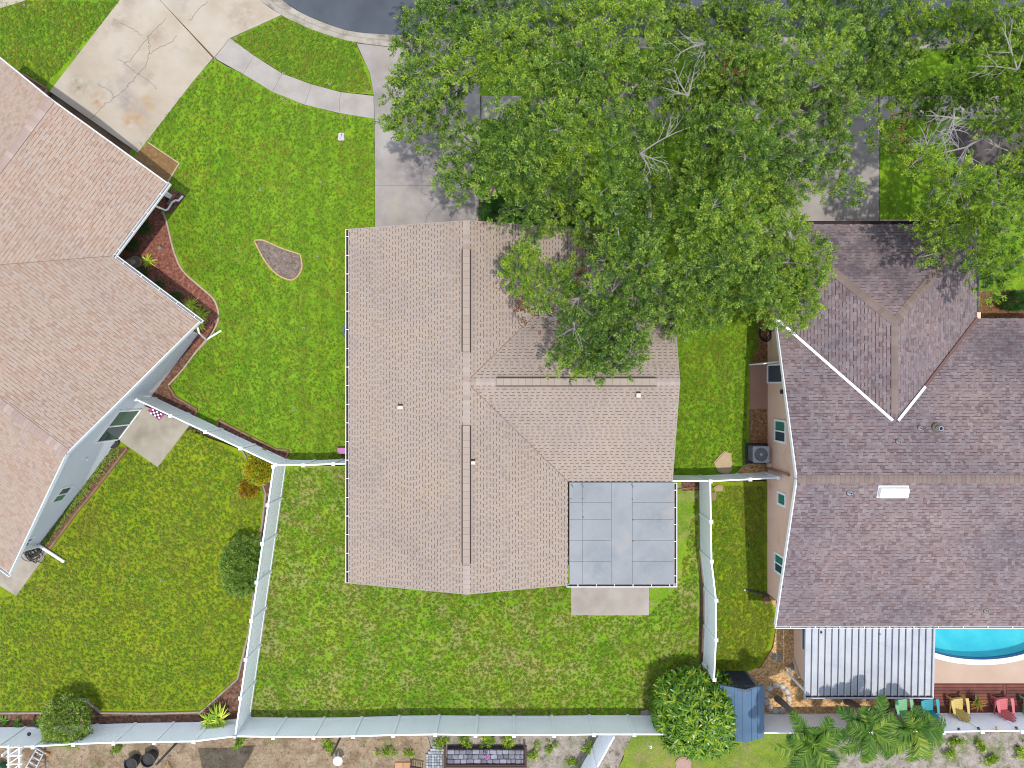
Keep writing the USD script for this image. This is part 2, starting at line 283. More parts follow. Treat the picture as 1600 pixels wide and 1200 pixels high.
m_conc_drive = M('concrete_driveway', [A(178, 168, 162), A(196, 188, 182), A(208, 202, 196)], scale=0.7, fine=.1, fscale=26, rough=.9, blotch=((0.5, .5, .66, A(160, 154, 156), .6),), stains=[(*G(672, 240), 1.8, A(116, 110, 116), .95), (*G(648, 270), 1.2, A(126, 120, 122), .9), (*G(715, 335), 1.3, A(120, 114, 116), .9), (*G(622, 322), 1.2, A(212, 202, 182), .8), (*G(600, 90), 1.2, A(190, 176, 160), .7)])  # dark grey smudges carry oak shadow painted in along with real stains
m_walk = M('pavement_concrete', [A(188, 180, 172), A(204, 196, 188), A(214, 206, 198)], scale=1.2, fine=.1, fscale=28, rough=.9)
m_kerb = M('kerb_concrete', [A(176, 168, 154), A(202, 192, 176), A(218, 210, 194)], scale=1.5, fine=.14, fscale=20, rough=.9, blotch=((1.2, .52, .64, A(132, 124, 112), .7),))
m_patio = M('patio_concrete', [A(184, 174, 156), A(204, 194, 176), A(216, 206, 190)], scale=0.9, fine=.08, fscale=30, rough=.9, blotch=((1.1, .52, .66, A(162, 150, 136), .5),))
m_asph = M('asphalt', [A(84, 91, 101), A(97, 104, 115), A(108, 114, 125)], scale=0.5, fine=.12, fscale=40, rough=.85)
m_crack = plain('crack_dirt', A(128, 112, 102), .95)
m_joint = plain('joint_dirt', A(92, 84, 76), .95)
m_mulch = M('red_mulch', [A(124, 72, 58), A(166, 106, 88), A(196, 136, 116)], scale=7.0, detail=6, fine=.4, fscale=16, rough=.95, bump=.4, bscale=18, bdist=.03, island=.3)
m_mulch_dark = M('brown_mulch', [A(92, 62, 48), A(136, 98, 78), A(172, 132, 110)], scale=6.0, detail=6, fine=.4, fscale=15, rough=.95, bump=.4, bscale=18, bdist=.03, island=.3)
m_gravel = M('tan_gravel', [A(176, 134, 88,1.3), A(222, 180, 126,1.3), A(244, 212, 164,1.3)], scale=8.0, detail=5, fine=.4, fscale=15, rough=.9, bump=.4, bscale=16, bdist=.03, island=.35)
m_gravel_brown = M('brown_gravel', [A(132, 90, 58), A(178, 130, 88), A(212, 170, 126)], scale=8.0, detail=5, fine=.4, fscale=15, rough=.9, bump=.4, bscale=16, bdist=.03, island=.3)
m_pebble = M('pebble_pad', [A(142, 106, 62), A(160, 124, 78), A(176, 142, 96)], scale=6.0, detail=5, fine=.2, fscale=22, rough=.9)
m_island = M('island_gravel', [A(130, 114, 104), A(156, 140, 128), A(178, 164, 152)], scale=5.0, fine=.35, fscale=16, rough=.95, bump=.6, bscale=18, bdist=.04)
m_edge = M('cream_edging', [A(206, 184, 150), A(228, 208, 176)], scale=3, fine=.1, rough=.85)
m_edge_grey = M('grey_edging', [A(168, 154, 142), A(196, 184, 172)], scale=3, fine=.15, rough=.9)
m_timber = M('weathered_timber', [A(150, 112, 88), A(182, 144, 116)], scale=4, fine=.2, rough=.9)
m_vinyl = M('white_vinyl', [(.74, .77, .81), (.80, .825, .86)], scale=0.8, rough=.35, spec=.5, fine=.02, blotch=((1.4, .55, .72, (.60, .64, .62), .35),))
m_drip = plain('drip_edge', A(196, 186, 178), .6)
m_whitep = plain('white_paint', (.74, .74, .73), .45, var=.05)
m_cream = plain('cream_plastic', A(250, 236, 208), .5)
m_debris = M('gutter_debris', [A(66, 34, 26), A(104, 58, 44)], scale=3.0, fine=.3, rough=.95)
m_gutin = plain('gutter_grey', A(150, 152, 156), .5)
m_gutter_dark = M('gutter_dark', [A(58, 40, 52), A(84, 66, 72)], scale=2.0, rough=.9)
m_stucco_grey = M('grey_stucco', [A(220, 222, 226,1.6), A(228, 230, 234,1.6)], scale=.6, fine=.06, fscale=30, rough=.9)
m_stucco_tan = M('tan_stucco', [A(232, 190, 164,1.6), A(240, 204, 180,1.6)], scale=.5, fine=.06, fscale=30, rough=.9, blotch=((.5, .55, .7, A(206, 156, 132, 1.5), .6),))
m_glass = usdkit.material(stage, LK + 'window_glass', {'p': ('principled_bsdf', {'base_color': (.012, .035, .045), 'roughness': .06, 'specular_ior_level': .7})}, surface='p.BSDF')
m_glass_g = usdkit.material(stage, LK + 'window_glass_green', {'p': ('principled_bsdf', {'base_color': (.02, .12, .085), 'roughness': .08, 'specular_ior_level': .6})}, surface='p.BSDF')
m_screen = plain('window_screen', A(104, 138, 112), .6)
m_dark = plain('dark_plastic', (.02, .022, .028), .5)
m_black = plain('black_rubber', (.012, .012, .014), .6)
m_steel = plain('galvanised_metal', (.45, .46, .47), .4, metal=.6)
m_bark = M('pale_bark', [(.13, .12, .105), (.24, .23, .21), (.34, .33, .31)], scale=3, fine=.25, fscale=20, rough=.95)
m_bark_dark = M('dark_bark', [(.06, .05, .042), (.13, .11, .09)], scale=3, fine=.3, fscale=16, rough=.95)
m_twig = plain('pale_twig', (.25, .24, .22), .9); m_stalk = plain('green_stalk', (.10, .12, .04), .8)
m_roofdark = plain('shingle_underlay', A(128, 108, 98), .95)
m_roofdark_r = plain('shingle_underlay_aged', A(96, 78, 78), .95)
m_roofdark_l = plain('shingle_underlay_pink', A(160, 130, 120), .95)
m_sh_c = shinglemat('shingle_taupe', [A(194, 175, 159), A(204, 186, 171), A(202, 186, 175), A(207, 187, 168), A(201, 188, 180)], [(.90, .91, .94), (1.0, 1.0, 1.0), (1.05, 1.02, .97)], 0.4, blot=tuple((*P(x, y, 3.4)[:2], r, a) for x, y, r, a in ((860, 520, 2.2, .32), (930, 470, 2.4, .34), (985, 540, 1.8, .26), (800, 400, 1.5, .2), (650, 820, 2.5, .10), (800, 700, 2.5, .08), (600, 450, 2.5, .08))))  # dark patches near the oak paint in branch shade; faint ones are roof stains
m_sh_l = shinglemat('shingle_pink', [A(197, 168, 149), A(205, 180, 162), A(209, 186, 169), A(208, 190, 177), A(212, 189, 169), A(202, 174, 156)], [(.95, .96, .98), (1.0, .99, .98), (1.05, 1.02, .99)], 0.4)
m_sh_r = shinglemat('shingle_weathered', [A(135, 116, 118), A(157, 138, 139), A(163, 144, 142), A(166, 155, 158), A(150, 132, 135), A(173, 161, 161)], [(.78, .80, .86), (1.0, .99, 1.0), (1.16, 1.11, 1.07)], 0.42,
                     blot=((*P(1345, 395, 3.2)[:2], 1.9, .75), (*P(1395, 445, 3.8)[:2], 1.3, .7), (*P(1400, 380, 3)[:2], 1.7, .5), (*P(1560, 540, 3)[:2], 2.2, .5)))  # soft dark patches round the front hip and one further east
m_cap_c = shinglemat('cap_taupe', [A(204, 188, 176), A(214, 198, 184), A(208, 192, 186), A(200, 178, 162)], [(1, 1, 1), (1, 1, 1)])
m_cap_l = shinglemat('cap_pink', [A(206, 180, 168), A(198, 174, 164), A(220, 198, 186)], [(1, 1, 1), (1, 1, 1)])
m_cap_r = shinglemat('cap_brown', [A(160, 140, 132), A(168, 148, 138), A(152, 134, 128)], [(.9, .9, .9), (1.05, 1.05, 1.05)], .8)
# ------------------------------------------------------------------ the setting
def sheet(name, poly, z, mat, jag=0.0, seed=1, depth=0.25):
    if jag: poly = rough_edge(poly, jag, seed=seed)
    return single(name, MB().prism(poly, z - depth, z), mat, kind='structure')
single('ground', MB().prism(sbox(-260,-260,260,260).difference(PG((1400,930),(1660,930),(1660,1045),(1400,1045))), -.5, -.30), m_soil, kind='structure')
road_edge = [(340,-130),(390,-60),(415,-25),(442,0),(475,21),(525,41),(560,49),(600,52),(660,55)] + [(x, 56) for x in range(720, 1760, 60)]
lawn_edge = [(300,-130),(355,-60),(380,-25),(405,0),(440,24),(482,44),(525,59),(555,66),(600,72),(650,74)] + [(x, 76) for x in range(720, 1760, 60)]
single('road', MB().prism(PG(*road_edge, (1740,-400), (340,-400)), -.3, -.12), m_asph, kind='structure')
# kerb: pieces with joints, sloping gutter on the road side
kerb = Thing('kerb', kind='structure')
ro, la = spline([G(*p) for p in road_edge], 6), spline([G(*p) for p in lawn_edge], 6)
for i in range(0, len(ro) - 1, 4):
    j = min(i + 4, len(ro) - 1); m = MB()
    for a in range(i, j):
        q = [ro[a], ro[a+1], la[a+1], la[a]]; g0 = .006 if a == i else 0
        d = (ro[a+1]-ro[a]); d /= np.linalg.norm(d)
        q[0] = q[0] + d*g0; q[3] = q[3] + d*g0
        mid0, mid1 = q[0]*.55 + q[3]*.45, q[1]*.55 + q[2]*.45
        z = [-.10, -.06, .03, .03]
        v = [(*q[0], z[0]), (*q[1], z[0]), (*mid1, z[1]), (*mid0, z[1]), (*(q[1]*.38+q[2]*.62), z[2]), (*(q[0]*.38+q[3]*.62), z[2]), (*q[2], z[3]), (*q[3], z[3]), (*q[0], -.3), (*q[1], -.3), (*q[2], -.3), (*q[3], -.3)]
        m.add(v, [[0,1,2,3],[3,2,4,5],[5,4,6,7],[8,9,1,0],[7,6,10,11]])
    kerb.part('kerb_stone', m, m_kerb)

sheet('lawn', PG((150,420),(205,235),(333,92),(380,116),(426,144),(476,164),(530,177),(585,185),(586,420),(640,420),(640,722),(445,719),(200,622)), 0, m_lawn, .03, 2)
sheet('lawn', PG((212,-35),(188,0),(78,142),(50,150),(-120,60),(-120,-60),(200,-60)), -.002, m_lawn, .03, 3)
sheet('lawn', PG((360,60),(440,24),(482,44),(525,59),(555,66),(577.5,114),(583.5,148),(532,143),(487,131),(441,114),(397,86)), 0, m_lawn, .025, 4)
sheet('lawn', PG((750,187),(1216,187),(1216,360),(1203,360),(1203,745),(960,745),(960,350),(750,350)), 0, m_lawn, .02, 5)
sheet('lawn', PG((735,76),(1216,76),(1216,150),(750,150)), 0, m_lawn, .02, 6)
sheet('lawn', PG((1374,187),(1750,187),(1750,500),(1500,500),(1500,347),(1374,347)), 0, m_lawn, .02, 7)
sheet('lawn', PG((1374,76),(1750,76),(1750,150),(1374,150)), 0, m_lawn, .02, 8)
sheet('lawn', PG((446,727),(700,729),(700,880),(1000,880),(1000,742),(1094,746),(1092,1123),(372,1132)), -.004, m_lawn_back, .03, 9)
sheet('lawn', PG((60,850),(200,640),(442,726),(374,1140),(-120,1150),(-120,870)), -.008, m_lawn_west, .02, 10)
sheet('lawn', PG((1106,752),(1205,752),(1205,925),(1216,962),(1206,1012),(1188,1042),(1150,1056),(1106,1056)), -.006, m_lawn_west, .03, 11)
single('ground', MB().prism(PG((-140,1128),(560,1124),(660,1124),(700,1260),(-140,1260)), -.3, -.02), m_sand, kind='structure')
single('ground', MB().prism(PG((661,1124),(1000,1121),(940,1260),(701,1260)), -.3, -.024), m_weedy, kind='structure')
sheet('lawn', rough_edge(PG((1000,1121),(1275,1118),(1300,1260),(940,1260)), .12, seed=5), -.018, m_lawn_south)
single('ground', MB().prism(PG((1262,1119),(1760,1110),(1760,1260),(1290,1260)), -.3, -.028), m_weedy, kind='structure')
single('ground', MB().prism(PG((1100,1045),(1760,1045),(1760,1120),(1100,1124)), -.3, -.03), m_gravel, kind='structure')

# driveways and pavements, slab by slab
def slabs(name, quads, z, mat, gap=.012, part='slab'):
    t = Thing(name, kind='structure')
    for q in quads:
        t.part(part, MB().prism(PG(*q).buffer(-gap/2, join_style=2), -.2, z), mat)
    return t
def cracks(t, lines, z, w=.014):
    for ln in lines:
        pts = spline([G(*p) for p in ln], 8); rng = np.random.default_rng(len(pts)); pts[1:-1] += rng.normal(0, .03, (len(pts)-2, 2))
        k = np.linspace(0, 1, len(pts)); g = LineString(pts).buffer(w/2)
        t.part('crack', MB().prism(g, z, z + .004), m_crack)
dw = slabs('driveway', [[(250,0),(333,91),(300,130),(216,239),(78,143),(188,0)], [(188,0),(250,0),(195,-60),(140,-60)], [(250,0),(195,-60),(355,-60),(380,-25),(405,0),(440,24),(360,60),(335,90)]], .03, m_conc_west)
cracks(dw, [[(260,29),(232,58),(210,88),(196,100)], [(232,56),(234,70),(233,85),(228,102),(216,118),(205,130),(196,140),(180,152),(158,170),(143,186)], [(233,85),(250,74),(262,70),(277,57)], [(185,92),(200,103),(216,116),(230,125),(246,139)], [(152,131),(170,141),(181,152)], [(182,32),(200,42),(224,55)], [(325,3),(310,15),(302,28),(296,33)]], .03)
dc = slabs('driveway', [[(557,68),(600,73),(650,75),(735,76),(750,110),(751,187),(585.5,187),(584,150),(578,115)], [(585.5,187),(751,187),(749,290),(586,290)], [(586,290),(749,290),(747,366),(586,366)]], .032, m_conc_drive)
cracks(dc, [[(648,217),(651,245),(657,270),(660,288),(659,300),(676,312),(680,322),(668,338),(665,348)], [(648,217),(646,205),(649,187)]], .032, .014)
slabs('driveway', [[(1216,76),(1372,76),(1372,187),(1216,187)], [(1216,187),(1373,187),(1373,290),(1216,290)], [(1216,290),(1373,290),(1373,366),(1216,366)]], .03, m_conc_drive)
up_, lo_ = [(360,60),(397,87),(441,115),(487,132),(532,144),(584,150)], [(335,91),(380,116),(426,144),(476,164),(530,177),(585,186)]
slabs('pavement', [[up_[i], up_[i+1], lo_[i+1], lo_[i]] for i in range(5)], .028, m_walk)
slabs('pavement', [[(752+i*46.4,150),(752+(i+1)*46.4,150),(752+(i+1)*46.4,187),(752+i*46.4,187)] for i in range(10)], .028, m_walk)
slabs('pavement', [[(1374+i*47,150),(1374+(i+1)*47,150),(1374+(i+1)*47,187),(1374+i*47,187)] for i in range(7)], .028, m_walk)
slabs('driveway', [[(-120,-60),(70,-60),(50,-2),(16,9),(-120,50)]], .03, m_conc_west)
slabs('patio', [[(219,631),(297,664),(247,730),(185,687)]], .035, m_patio)
slabs('patio', [[(0,800),(60,850),(76,862),(26,931),(-60,877)]], .035, m_patio)
slabs('patio', [[(892,800),(1014,800),(1014,961),(892,961)]], .035, m_conc)
slabs('path', [[(1171,566),(1204,566),(1204,639),(1171,639)]], .05, M('tan_pad', [A(190,142,122), A(206,160,140)], scale=1, fine=.08, rough=.85))
slabs('path', [[(1374,343),(1470,343),(1470,352),(1374,352)]], .05, m_patio)
sheet('bare_ground', rough_edge(PG((1480,198),(1610,190),(1720,200),(1720,262),(1500,258)), .1, seed=9), .012, M('grey_brown_ground', [A(92,84,84), A(120,110,108)], scale=2, fine=.3, rough=.95))  # dark grey-brown patch of ground with a ragged edge

# planting beds: mulch or gravel with edging pieces
def bed(name, poly_px, mat, z=.02, edge=None, emat=None, ew=.07, eh=.07, piece=1.2, chips=0, seed=0, curve=True):
    t = Thing(name, kind='structure')
    poly = PG(*poly_px); mm = MB().prism(poly, -.2, z); mm.t = [np.full(mm.n, .55)]; t.part('mulch', mm, mat, kind='stuff')
    if chips:
        rng = np.random.default_rng(seed + 77); x0, y0, x1, y1 = poly.bounds; m = MB()
        pts = rng.uniform((x0, y0), (x1, y1), (chips*3, 2)); pts = pts[shapely.contains_xy(poly.buffer(-.03), pts[:, 0], pts[:, 1])][:chips]
        for p in pts:
            a = rng.uniform(0, 6.28); L, W = rng.uniform(.05, .12), rng.uniform(.02, .045)
            c, s = math.cos(a), math.sin(a); h = rng.uniform(.004, .03)
            v = np.array([[-L/2,-W/2,0],[L/2,-W/2,0],[L/2,W/2,0],[-L/2,W/2,0],[0,0,h]]) @ np.array([[c,-s,0],[s,c,0],[0,0,1]]).T
            m.add(v + np.array([*p, z]), [[0,1,4],[1,2,4],[2,3,4],[3,0,4]])
        t.part('chips', m, mat, kind='stuff')
    for ln in (edge or []):
        pts = np.array([G(*p) for p in ln]); pts = spline(pts, 6) if curve and len(pts) > 2 else pts
        line = LineString(pts); n = max(1, round(line.length / piece))
        for i in range(n):
            seg = shapely.ops.substring(line, i*line.length/n + .006, (i+1)*line.length/n - .006)
            t.part('edging', MB().prism(seg.buffer(ew/2, cap_style=2), -.15, z + eh), emat)
    return t
bed('planting_bed', [(262,329),(258,332),(270,380),(276,400),(286,422),(312,446),(334,466),(342,488),(340,508),(326,527),(303,552),(296,540),(310,522),(270,490),(190,436),(180,395),(256,300)], m_mulch, .02,
    [[(255,330),(262,350),(268,376),(275,400),(287,424),(312,447),(334,467),(342,488),(340,506),(327,528),(311,546)]], m_edge, .08, .06, 1.6, chips=2600, seed=1)
bed('planting_bed', [(310,520),(326,528),(300,556),(285,578),(266,604),(240,628),(234,622)], m_mulch_dark, .018, [[(322,532),(304,554),(286,578),(264,602)]], m_edge, .07, .06, 1.2, chips=600, seed=2)
bed('planting_bed', [(236,622),(264,602),(274,619),(309,640),(306,652),(300,651)], m_mulch_dark, .022, [[(264,602),(275,620),(309,640)], [(309,640),(305,651)]], m_timber, .09, .08, 1.5, chips=500, seed=3, curve=False)
bed('planting_bed', [(342,656),(392,683),(430,703),(452,704),(447,716),(439,718),(340,668)], m_mulch_dark, .022, [[(342,656),(392,682),(432,702),(452,704)], [(342,656),(340,668)], [(452,704),(447,716)]], m_timber, .09, .08, 1.2, chips=500, seed=4, curve=False)
bed('pebble_bed', [(232,223),(281,256),(262,287),(200,255)], m_pebble, .02, [[(232,223),(281,256),(263,285)]], m_edge, .06, .06, 1.5, curve=False)
bed('planting_bed', [(246,304),(262,290),(292,306),(268,334),(240,330)], m_mulch_dark, .012, chips=200, seed=5)
bed('planting_bed', [(37,116),(75,141),(72,150),(50,140)], m_mulch_dark, .02, [[(37,116),(75,139)], [(75,139),(72,147)]], m_timber, .08, .07, 1, curve=False, chips=80)
bed('island_bed', [(397,376),(412,376),(440,387),(471,397),(473,412),(470,427),(461,436),(446,436),(430,425),(414,408)], m_island, .02,
    [[(398,376),(412,376),(440,388),(470,398)], [(470,398),(472,420),(461,436),(447,436),(430,426),(414,407),(398,377)]], M('orange_edging', [A(216,178,120), A(232,200,148)], scale=3, rough=.9), .07, .05, .8, chips=700, seed=6)
bed('planting_bed', [(198,700),(203,701),(140,778),(122,800),(79,858),(64,850),(172,696)], m_mulch_dark, .018, [[(200,700),(140,778),(122,799),(79,857)]], m_timber, .1, .08, 1.4, curve=False, chips=300, seed=7)
bed('planting_bed', [(378,684),(392,696),(440,722),(412,905),(392,1020),(374,1134),(300,1134),(314,1112),(372,1062),(388,990),(402,870),(414,775),(404,752)], m_mulch_dark, .015,
    [[(340,683),(372,692),(384,712),(390,722)], [(408,748),(416,772),(404,870),(390,985),(372,1060),(314,1112),(235,1114)]], m_edge_grey, .08, .08, 1.5, curve=False, chips=900, seed=8)
bed('planting_bed', [(-60,1114),(70,1113),(110,1092),(134,1092),(158,1113),(235,1113),(320,1111),(372,1062),(372,1136),(-60,1136)], m_mulch_dark, .012, [[(-60,1114),(72,1113)], [(108,1092),(134,1092),(158,1113),(235,1114)]], m_edge_grey, .08, .08, 1.6, curve=False, chips=1800, seed=9)
bed('planting_bed', [(1086,1042),(1060,1042),(1038,1052),(1026,1075),(1020,1110),(1020,1122),(1094,1122),(1094,1042)], M('dark_mulch', [A(62,50,48), A(90,74,70), A(116,92,84)], scale=6, fine=.4, fscale=15, rough=.95, bump=.9, bscale=18, bdist=.05, island=.4), .02,
    [[(1090,1041),(1062,1042),(1038,1052),(1026,1074),(1019,1112)]], M('grey_brown_edging', [A(122,104,88), A(146,126,108)], scale=3, rough=.9), .07, .06, 1.2, chips=900, seed=10)
bed('planting_bed', [(1186,470),(1204,470),(1204,566),(1172,566),(1184,545)], m_gravel_brown, .02, chips=500, seed=11)
bed('gravel_bed', [(1172,640),(1203,640),(1203,692),(1172,692)], m_gravel_brown, .022, [[(1171,640),(1171,692)]], m_timber, .05, .05, 1, chips=500, seed=12, curve=False)
bed('gravel_bed', [(1151,742),(1158,732),(1170,725),(1203,722),(1203,745),(1151,745)], m_gravel, .022, [[(1150,743),(1158,731),(1171,724)]], m_edge, .05, .05, 1, chips=400, seed=13)
bed('gravel_bed', [(1198,925),(1216,962),(1208,1012),(1190,1042),(1164,1062),(1164,1117),(1452,1115),(1452,1067),(1264,1067),(1264,960),(1240,925)], m_gravel, .02, chips=6000, seed=14)
bed('planting_bed', [(1530,455),(1700,450),(1700,500),(1530,500)], M('straw_mulch', [A(120,82,54), A(166,122,84)], scale=6, fine=.4, fscale=15, rough=.95, bump=.8, bscale=18, bdist=.05, island=.3), .02, chips=400, seed=15)
bed('planting_bed', [(742,308),(770,306),(800,318),(910,318),(910,372),(742,372)], m_mulch_dark, .02, [[(750,312),(766,311),(774,317)]], m_edge, .12, .08, .6, chips=300, seed=16)
bed('planting_bed', [(1064,752),(1093,754),(1093,766),(1066,767)], m_mulch_dark, .012, [[(1055,765),(1080,762),(1093,763)]], m_timber, .06, .06, 1, chips=150, seed=17)

# ------------------------------------------------------------------ houses
class Slope:
    def __init__(s, poly, p0, up, z0, pitch):
        s.poly, s.p0, s.up, s.z0, s.k = poly, np.asarray(p0, float), np.asarray(up, float)/np.linalg.norm(up), z0, pitch
        s.e = np.array([s.up[1], -s.up[0]])
    def z(s, q): return s.z0 + s.k * ((np.asarray(q) - s.p0) @ s.up)
    def st(s, q): q = np.asarray(q) - s.p0; return np.stack([q @ s.e, q @ s.up], -1)
    def xy(s, st): st = np.asarray(st); return s.p0 + st[..., :1]*s.e + st[..., 1:]*s.up
def build_slope(house, s, m_under, m_shingle, wmin, wmax, pa, seed, dash=.034, ex=.143):
    c = np.asarray(shapely.geometry.polygon.orient(s.poly).exterior.coords)[:-1]
    v, f = trimesh.creation.triangulate_polygon(shapely.geometry.polygon.orient(s.poly), engine='earcut'); v = np.asarray(v); f = np.asarray(f)
    a = v[f]; cr = (a[:,1,0]-a[:,0,0])*(a[:,2,1]-a[:,0,1]) - (a[:,1,1]-a[:,0,1])*(a[:,2,0]-a[:,0,0]); f[cr < 0] = f[cr < 0][:, ::-1]
    m = MB().add(np.c_[v, s.z(v)], f).add(np.c_[v, s.z(v) - .1], f[:, ::-1]); n = len(c); i = np.arange(n); j = (i+1) % n
    m.add(np.vstack([np.c_[c, s.z(c) - .1], np.c_[c, s.z(c)]]), np.stack([i, j, j+n, i+n], 1))
    roof = house.part('roof', m, m_under)
    P2 = Polygon(s.st(c)); shapely.prepare(P2); x0, y0, x1, y1 = P2.bounds; ex = ex / math.sqrt(1 + s.k**2); rng = np.random.default_rng(seed)
    V, Fc, nv = [], [], 0; rects, lows = [], []
    for k in range(int((y1 - y0) / ex) + 1):
        t0 = y0 + k*ex; s_ = x0 - rng.uniform(0, .3); typ = rng.integers(0, 2)
        while s_ < x1:
            w = rng.uniform(wmin, wmax); lo = dash if typ else rng.choice([0.0, 0.006])
            rects.append((s_, t0 + lo, s_ + w - .004, t0 + ex + .004)); lows.append(lo); s_ += w
            typ = 1 - typ if rng.random() < pa else typ
    R = np.array(rects); B = shapely.box(R[:, 0], R[:, 1], R[:, 2], R[:, 3]); inside = shapely.contains(P2, B); touch = shapely.intersects(P2, B) & ~inside
    th = rng.uniform(.010, .018, len(R)); r = R[inside]; n = len(r); t = th[inside]
    st = np.stack([r[:, [0, 1]], r[:, [2, 1]], r[:, [2, 3]], r[:, [0, 3]], r[:, [0, 1]], r[:, [2, 1]]], 1); xy = s.xy(st.reshape(-1, 2)); z = s.z(xy).reshape(n, 6)
    z[:, :2] += t[:, None]; z[:, 2:4] += .003; z[:, 4:] += .0005
    V.append(np.c_[xy, z.reshape(-1)]); base = (np.arange(n)*6)[:, None, None]
    Fc.append((base + np.array([[0,1,2],[0,2,3],[4,5,1],[4,1,0],[4,0,3],[5,2,1]])).reshape(-1, 3)); nv = n*6
    for b, t in zip(B[touch], th[touch]):
        g = P2.intersection(b)
        for q in getattr(g, 'geoms', [g]):
            if q.geom_type != 'Polygon' or q.area < 2e-4: continue
            cc = np.asarray(shapely.geometry.polygon.orient(q).exterior.coords)[:-1]; xy = s.xy(cc); t0 = b.bounds[1]; h = t + (.003 - t)*np.clip((cc[:, 1]-t0)/ex, 0, 1)
            V.append(np.c_[xy, s.z(xy) + h]); Fc.append(nv + np.array([[0, i, i+1] for i in range(1, len(cc)-1)])); nv += len(cc)
    tn = np.concatenate([np.repeat(rng.random(n), 6)] + [np.full(len(q), rng.random()) for q in V[1:]])
    house.part('shingles', (np.vstack(V), np.vstack(Fc), tn), m_shingle, parent=roof, kind='stuff')
    return roof
def caps(house, a, b, w, drop, mat, step=.2, lift=.03, name='ridge_cap'):
    a, b = np.asarray(a, float), np.asarray(b, float); L = np.linalg.norm(b - a); d = (b - a)/L; side = np.cross(d, (0, 0, 1)); side /= np.linalg.norm(side); n = max(1, int(L/step)); m = MB()
    for i in range(n):
        p, q = a + d*L*i/n, a + d*(L*(i+1)/n + .02); dz0, dz1 = np.array([0, 0, lift + .012]), np.array([0, 0, lift])
        l, r = side*w/2 - np.array([0, 0, drop]), -side*w/2 - np.array([0, 0, drop]); lo = np.array([0, 0, -.03])
        m.add([p+dz0+l, p+dz0, p+dz0+r, q+dz1+r, q+dz1, q+dz1+l, p+dz0+l+lo, p+dz0+r+lo, q+dz1+r+lo, q+dz1+l+lo], [[0,1,4,5],[1,2,3,4],[6,0,5,9],[2,7,8,3]])
        m.add([p+dz0+l, p+dz0, p+dz0+r, p+dz0+l+lo, p+dz0+r+lo], [[0,3,1],[1,3,4],[1,4,2]])
    house.part(name, m, mat, kind='stuff')
def fascia(house, a, b, mat, w=.03, h=.18, lift=.02, name='fascia'):
    """trim board under a roof edge from a to b (3D)"""
    a, b = np.asarray(a, float), np.asarray(b, float); o = np.array([0, 0, lift - h/2]); return house.part(name, MB().beam(a + o, b + o, w, h), mat)
def gutter(house, a, b, out, m_in, m_out, w=.13, n=None, hang=.85, zt=-.02, label=None):
    """a U of metal along a level eave from a to b; out: unit vector away from the house"""
    a, b, o = np.asarray(a, float), np.asarray(b, float), np.array([*out, 0.0]); z = np.array([0, 0, zt])
    g = house.part('gutter', MB().beam(a + o*w + z + (0, 0, -.05), b + o*w + z + (0, 0, -.05), .022, .12).beam(a + o*.012 + z + (0, 0, -.05), b + o*.012 + z + (0, 0, -.05), .014, .12).beam(a + o*w/2 + z + (0, 0, -.115), b + o*w/2 + z + (0, 0, -.115), w + .02, .012), m_out, label=label)
    house.part('gutter_bed', MB().beam(a + o*w/2 + z + (0, 0, -.09), b + o*w/2 + z + (0, 0, -.09), w - .03, .03), m_in, parent=g)
    L = np.linalg.norm(b - a); k = max(1, int(L/hang)); hm = m_out
    for i in range(k):
        p = a + (b - a)*(i + .6)/k + z + (0, 0, .015)
        house.part('hanger', MB().beam(p, p + o*w, .025, .012), hm, parent=g)
    for p in (a, b):
        house.part('end_cap', MB().beam(p + z + (0, 0, -.05) , p + o*(w+.01) + z + (0, 0, -.05), .012, .12), m_out, parent=g)
def window(house, wall_p0, d, n, t0, t1, h0, h1, panes, frame=.07, out=.05, mats=None, name='window'):
    """framed window on the vertical wall through wall_p0 along d with outward normal n"""
    d3, n3 = np.array([*d, 0.0]), np.array([*n, 0.0]); p = lambda t, h, o=0: np.array([*wall_p0, 0.0]) + d3*t + n3*o + np.array([0, 0, h]); R = np.stack([d3, n3, [0, 0, 1]], 1)
    def bar(ta, tb, ha, hb, o0, o1): return (p((ta+tb)/2, (ha+hb)/2, (o0+o1)/2), (tb-ta, o1-o0, hb-ha))
    m = MB(); c = .0
    for q in (bar(t0, t1, h0, h0+frame, -.02, out), bar(t0, t1, h1-frame, h1, -.02, out), bar(t0, t0+frame, h0+frame, h1-frame, -.02, out), bar(t1-frame, t1, h0+frame, h1-frame, -.02, out)): m.box(*q, R=R)
    wpath = house.part(name, m, m_whitep); k = len(panes); W = (t1 - t0 - 2*frame)/k
    for i, mt in enumerate(panes):
        a = t0 + frame + W*i; house.part('pane', MB().box(*bar(a, a+W, h0+frame, h1-frame, -.02, .012 + .008*i), R=R), mt, parent=wpath)
        if i: house.part('mullion', MB().box(*bar(a-.03, a+.03, h0+frame, h1-frame, -.02, out-.006), R=R), m_whitep, parent=wpath)
    return wpath
def wall_panel(house, a, b, prof, mat, thick=.2, name='wall'):
    """vertical wall from a to b (2D, outward side on the right of a->b); prof: (distance, height) pairs of its top"""
    a, b = np.asarray(a, float), np.asarray(b, float); L = np.linalg.norm(b-a); d = (b-a)/L; n = np.array([d[1], -d[0]])
    poly = Polygon([(0, -.2), (L, -.2)] + [(t, h) for t, h in prof[::-1]]); m = MB().prism(poly, -thick, 0, bottom=True)
    v, f = m.mesh(); w = np.c_[a + v[:, :1]*d + v[:, 2:]*n, v[:, 1]]; return house.part(name, MB().add(w, f), mat)
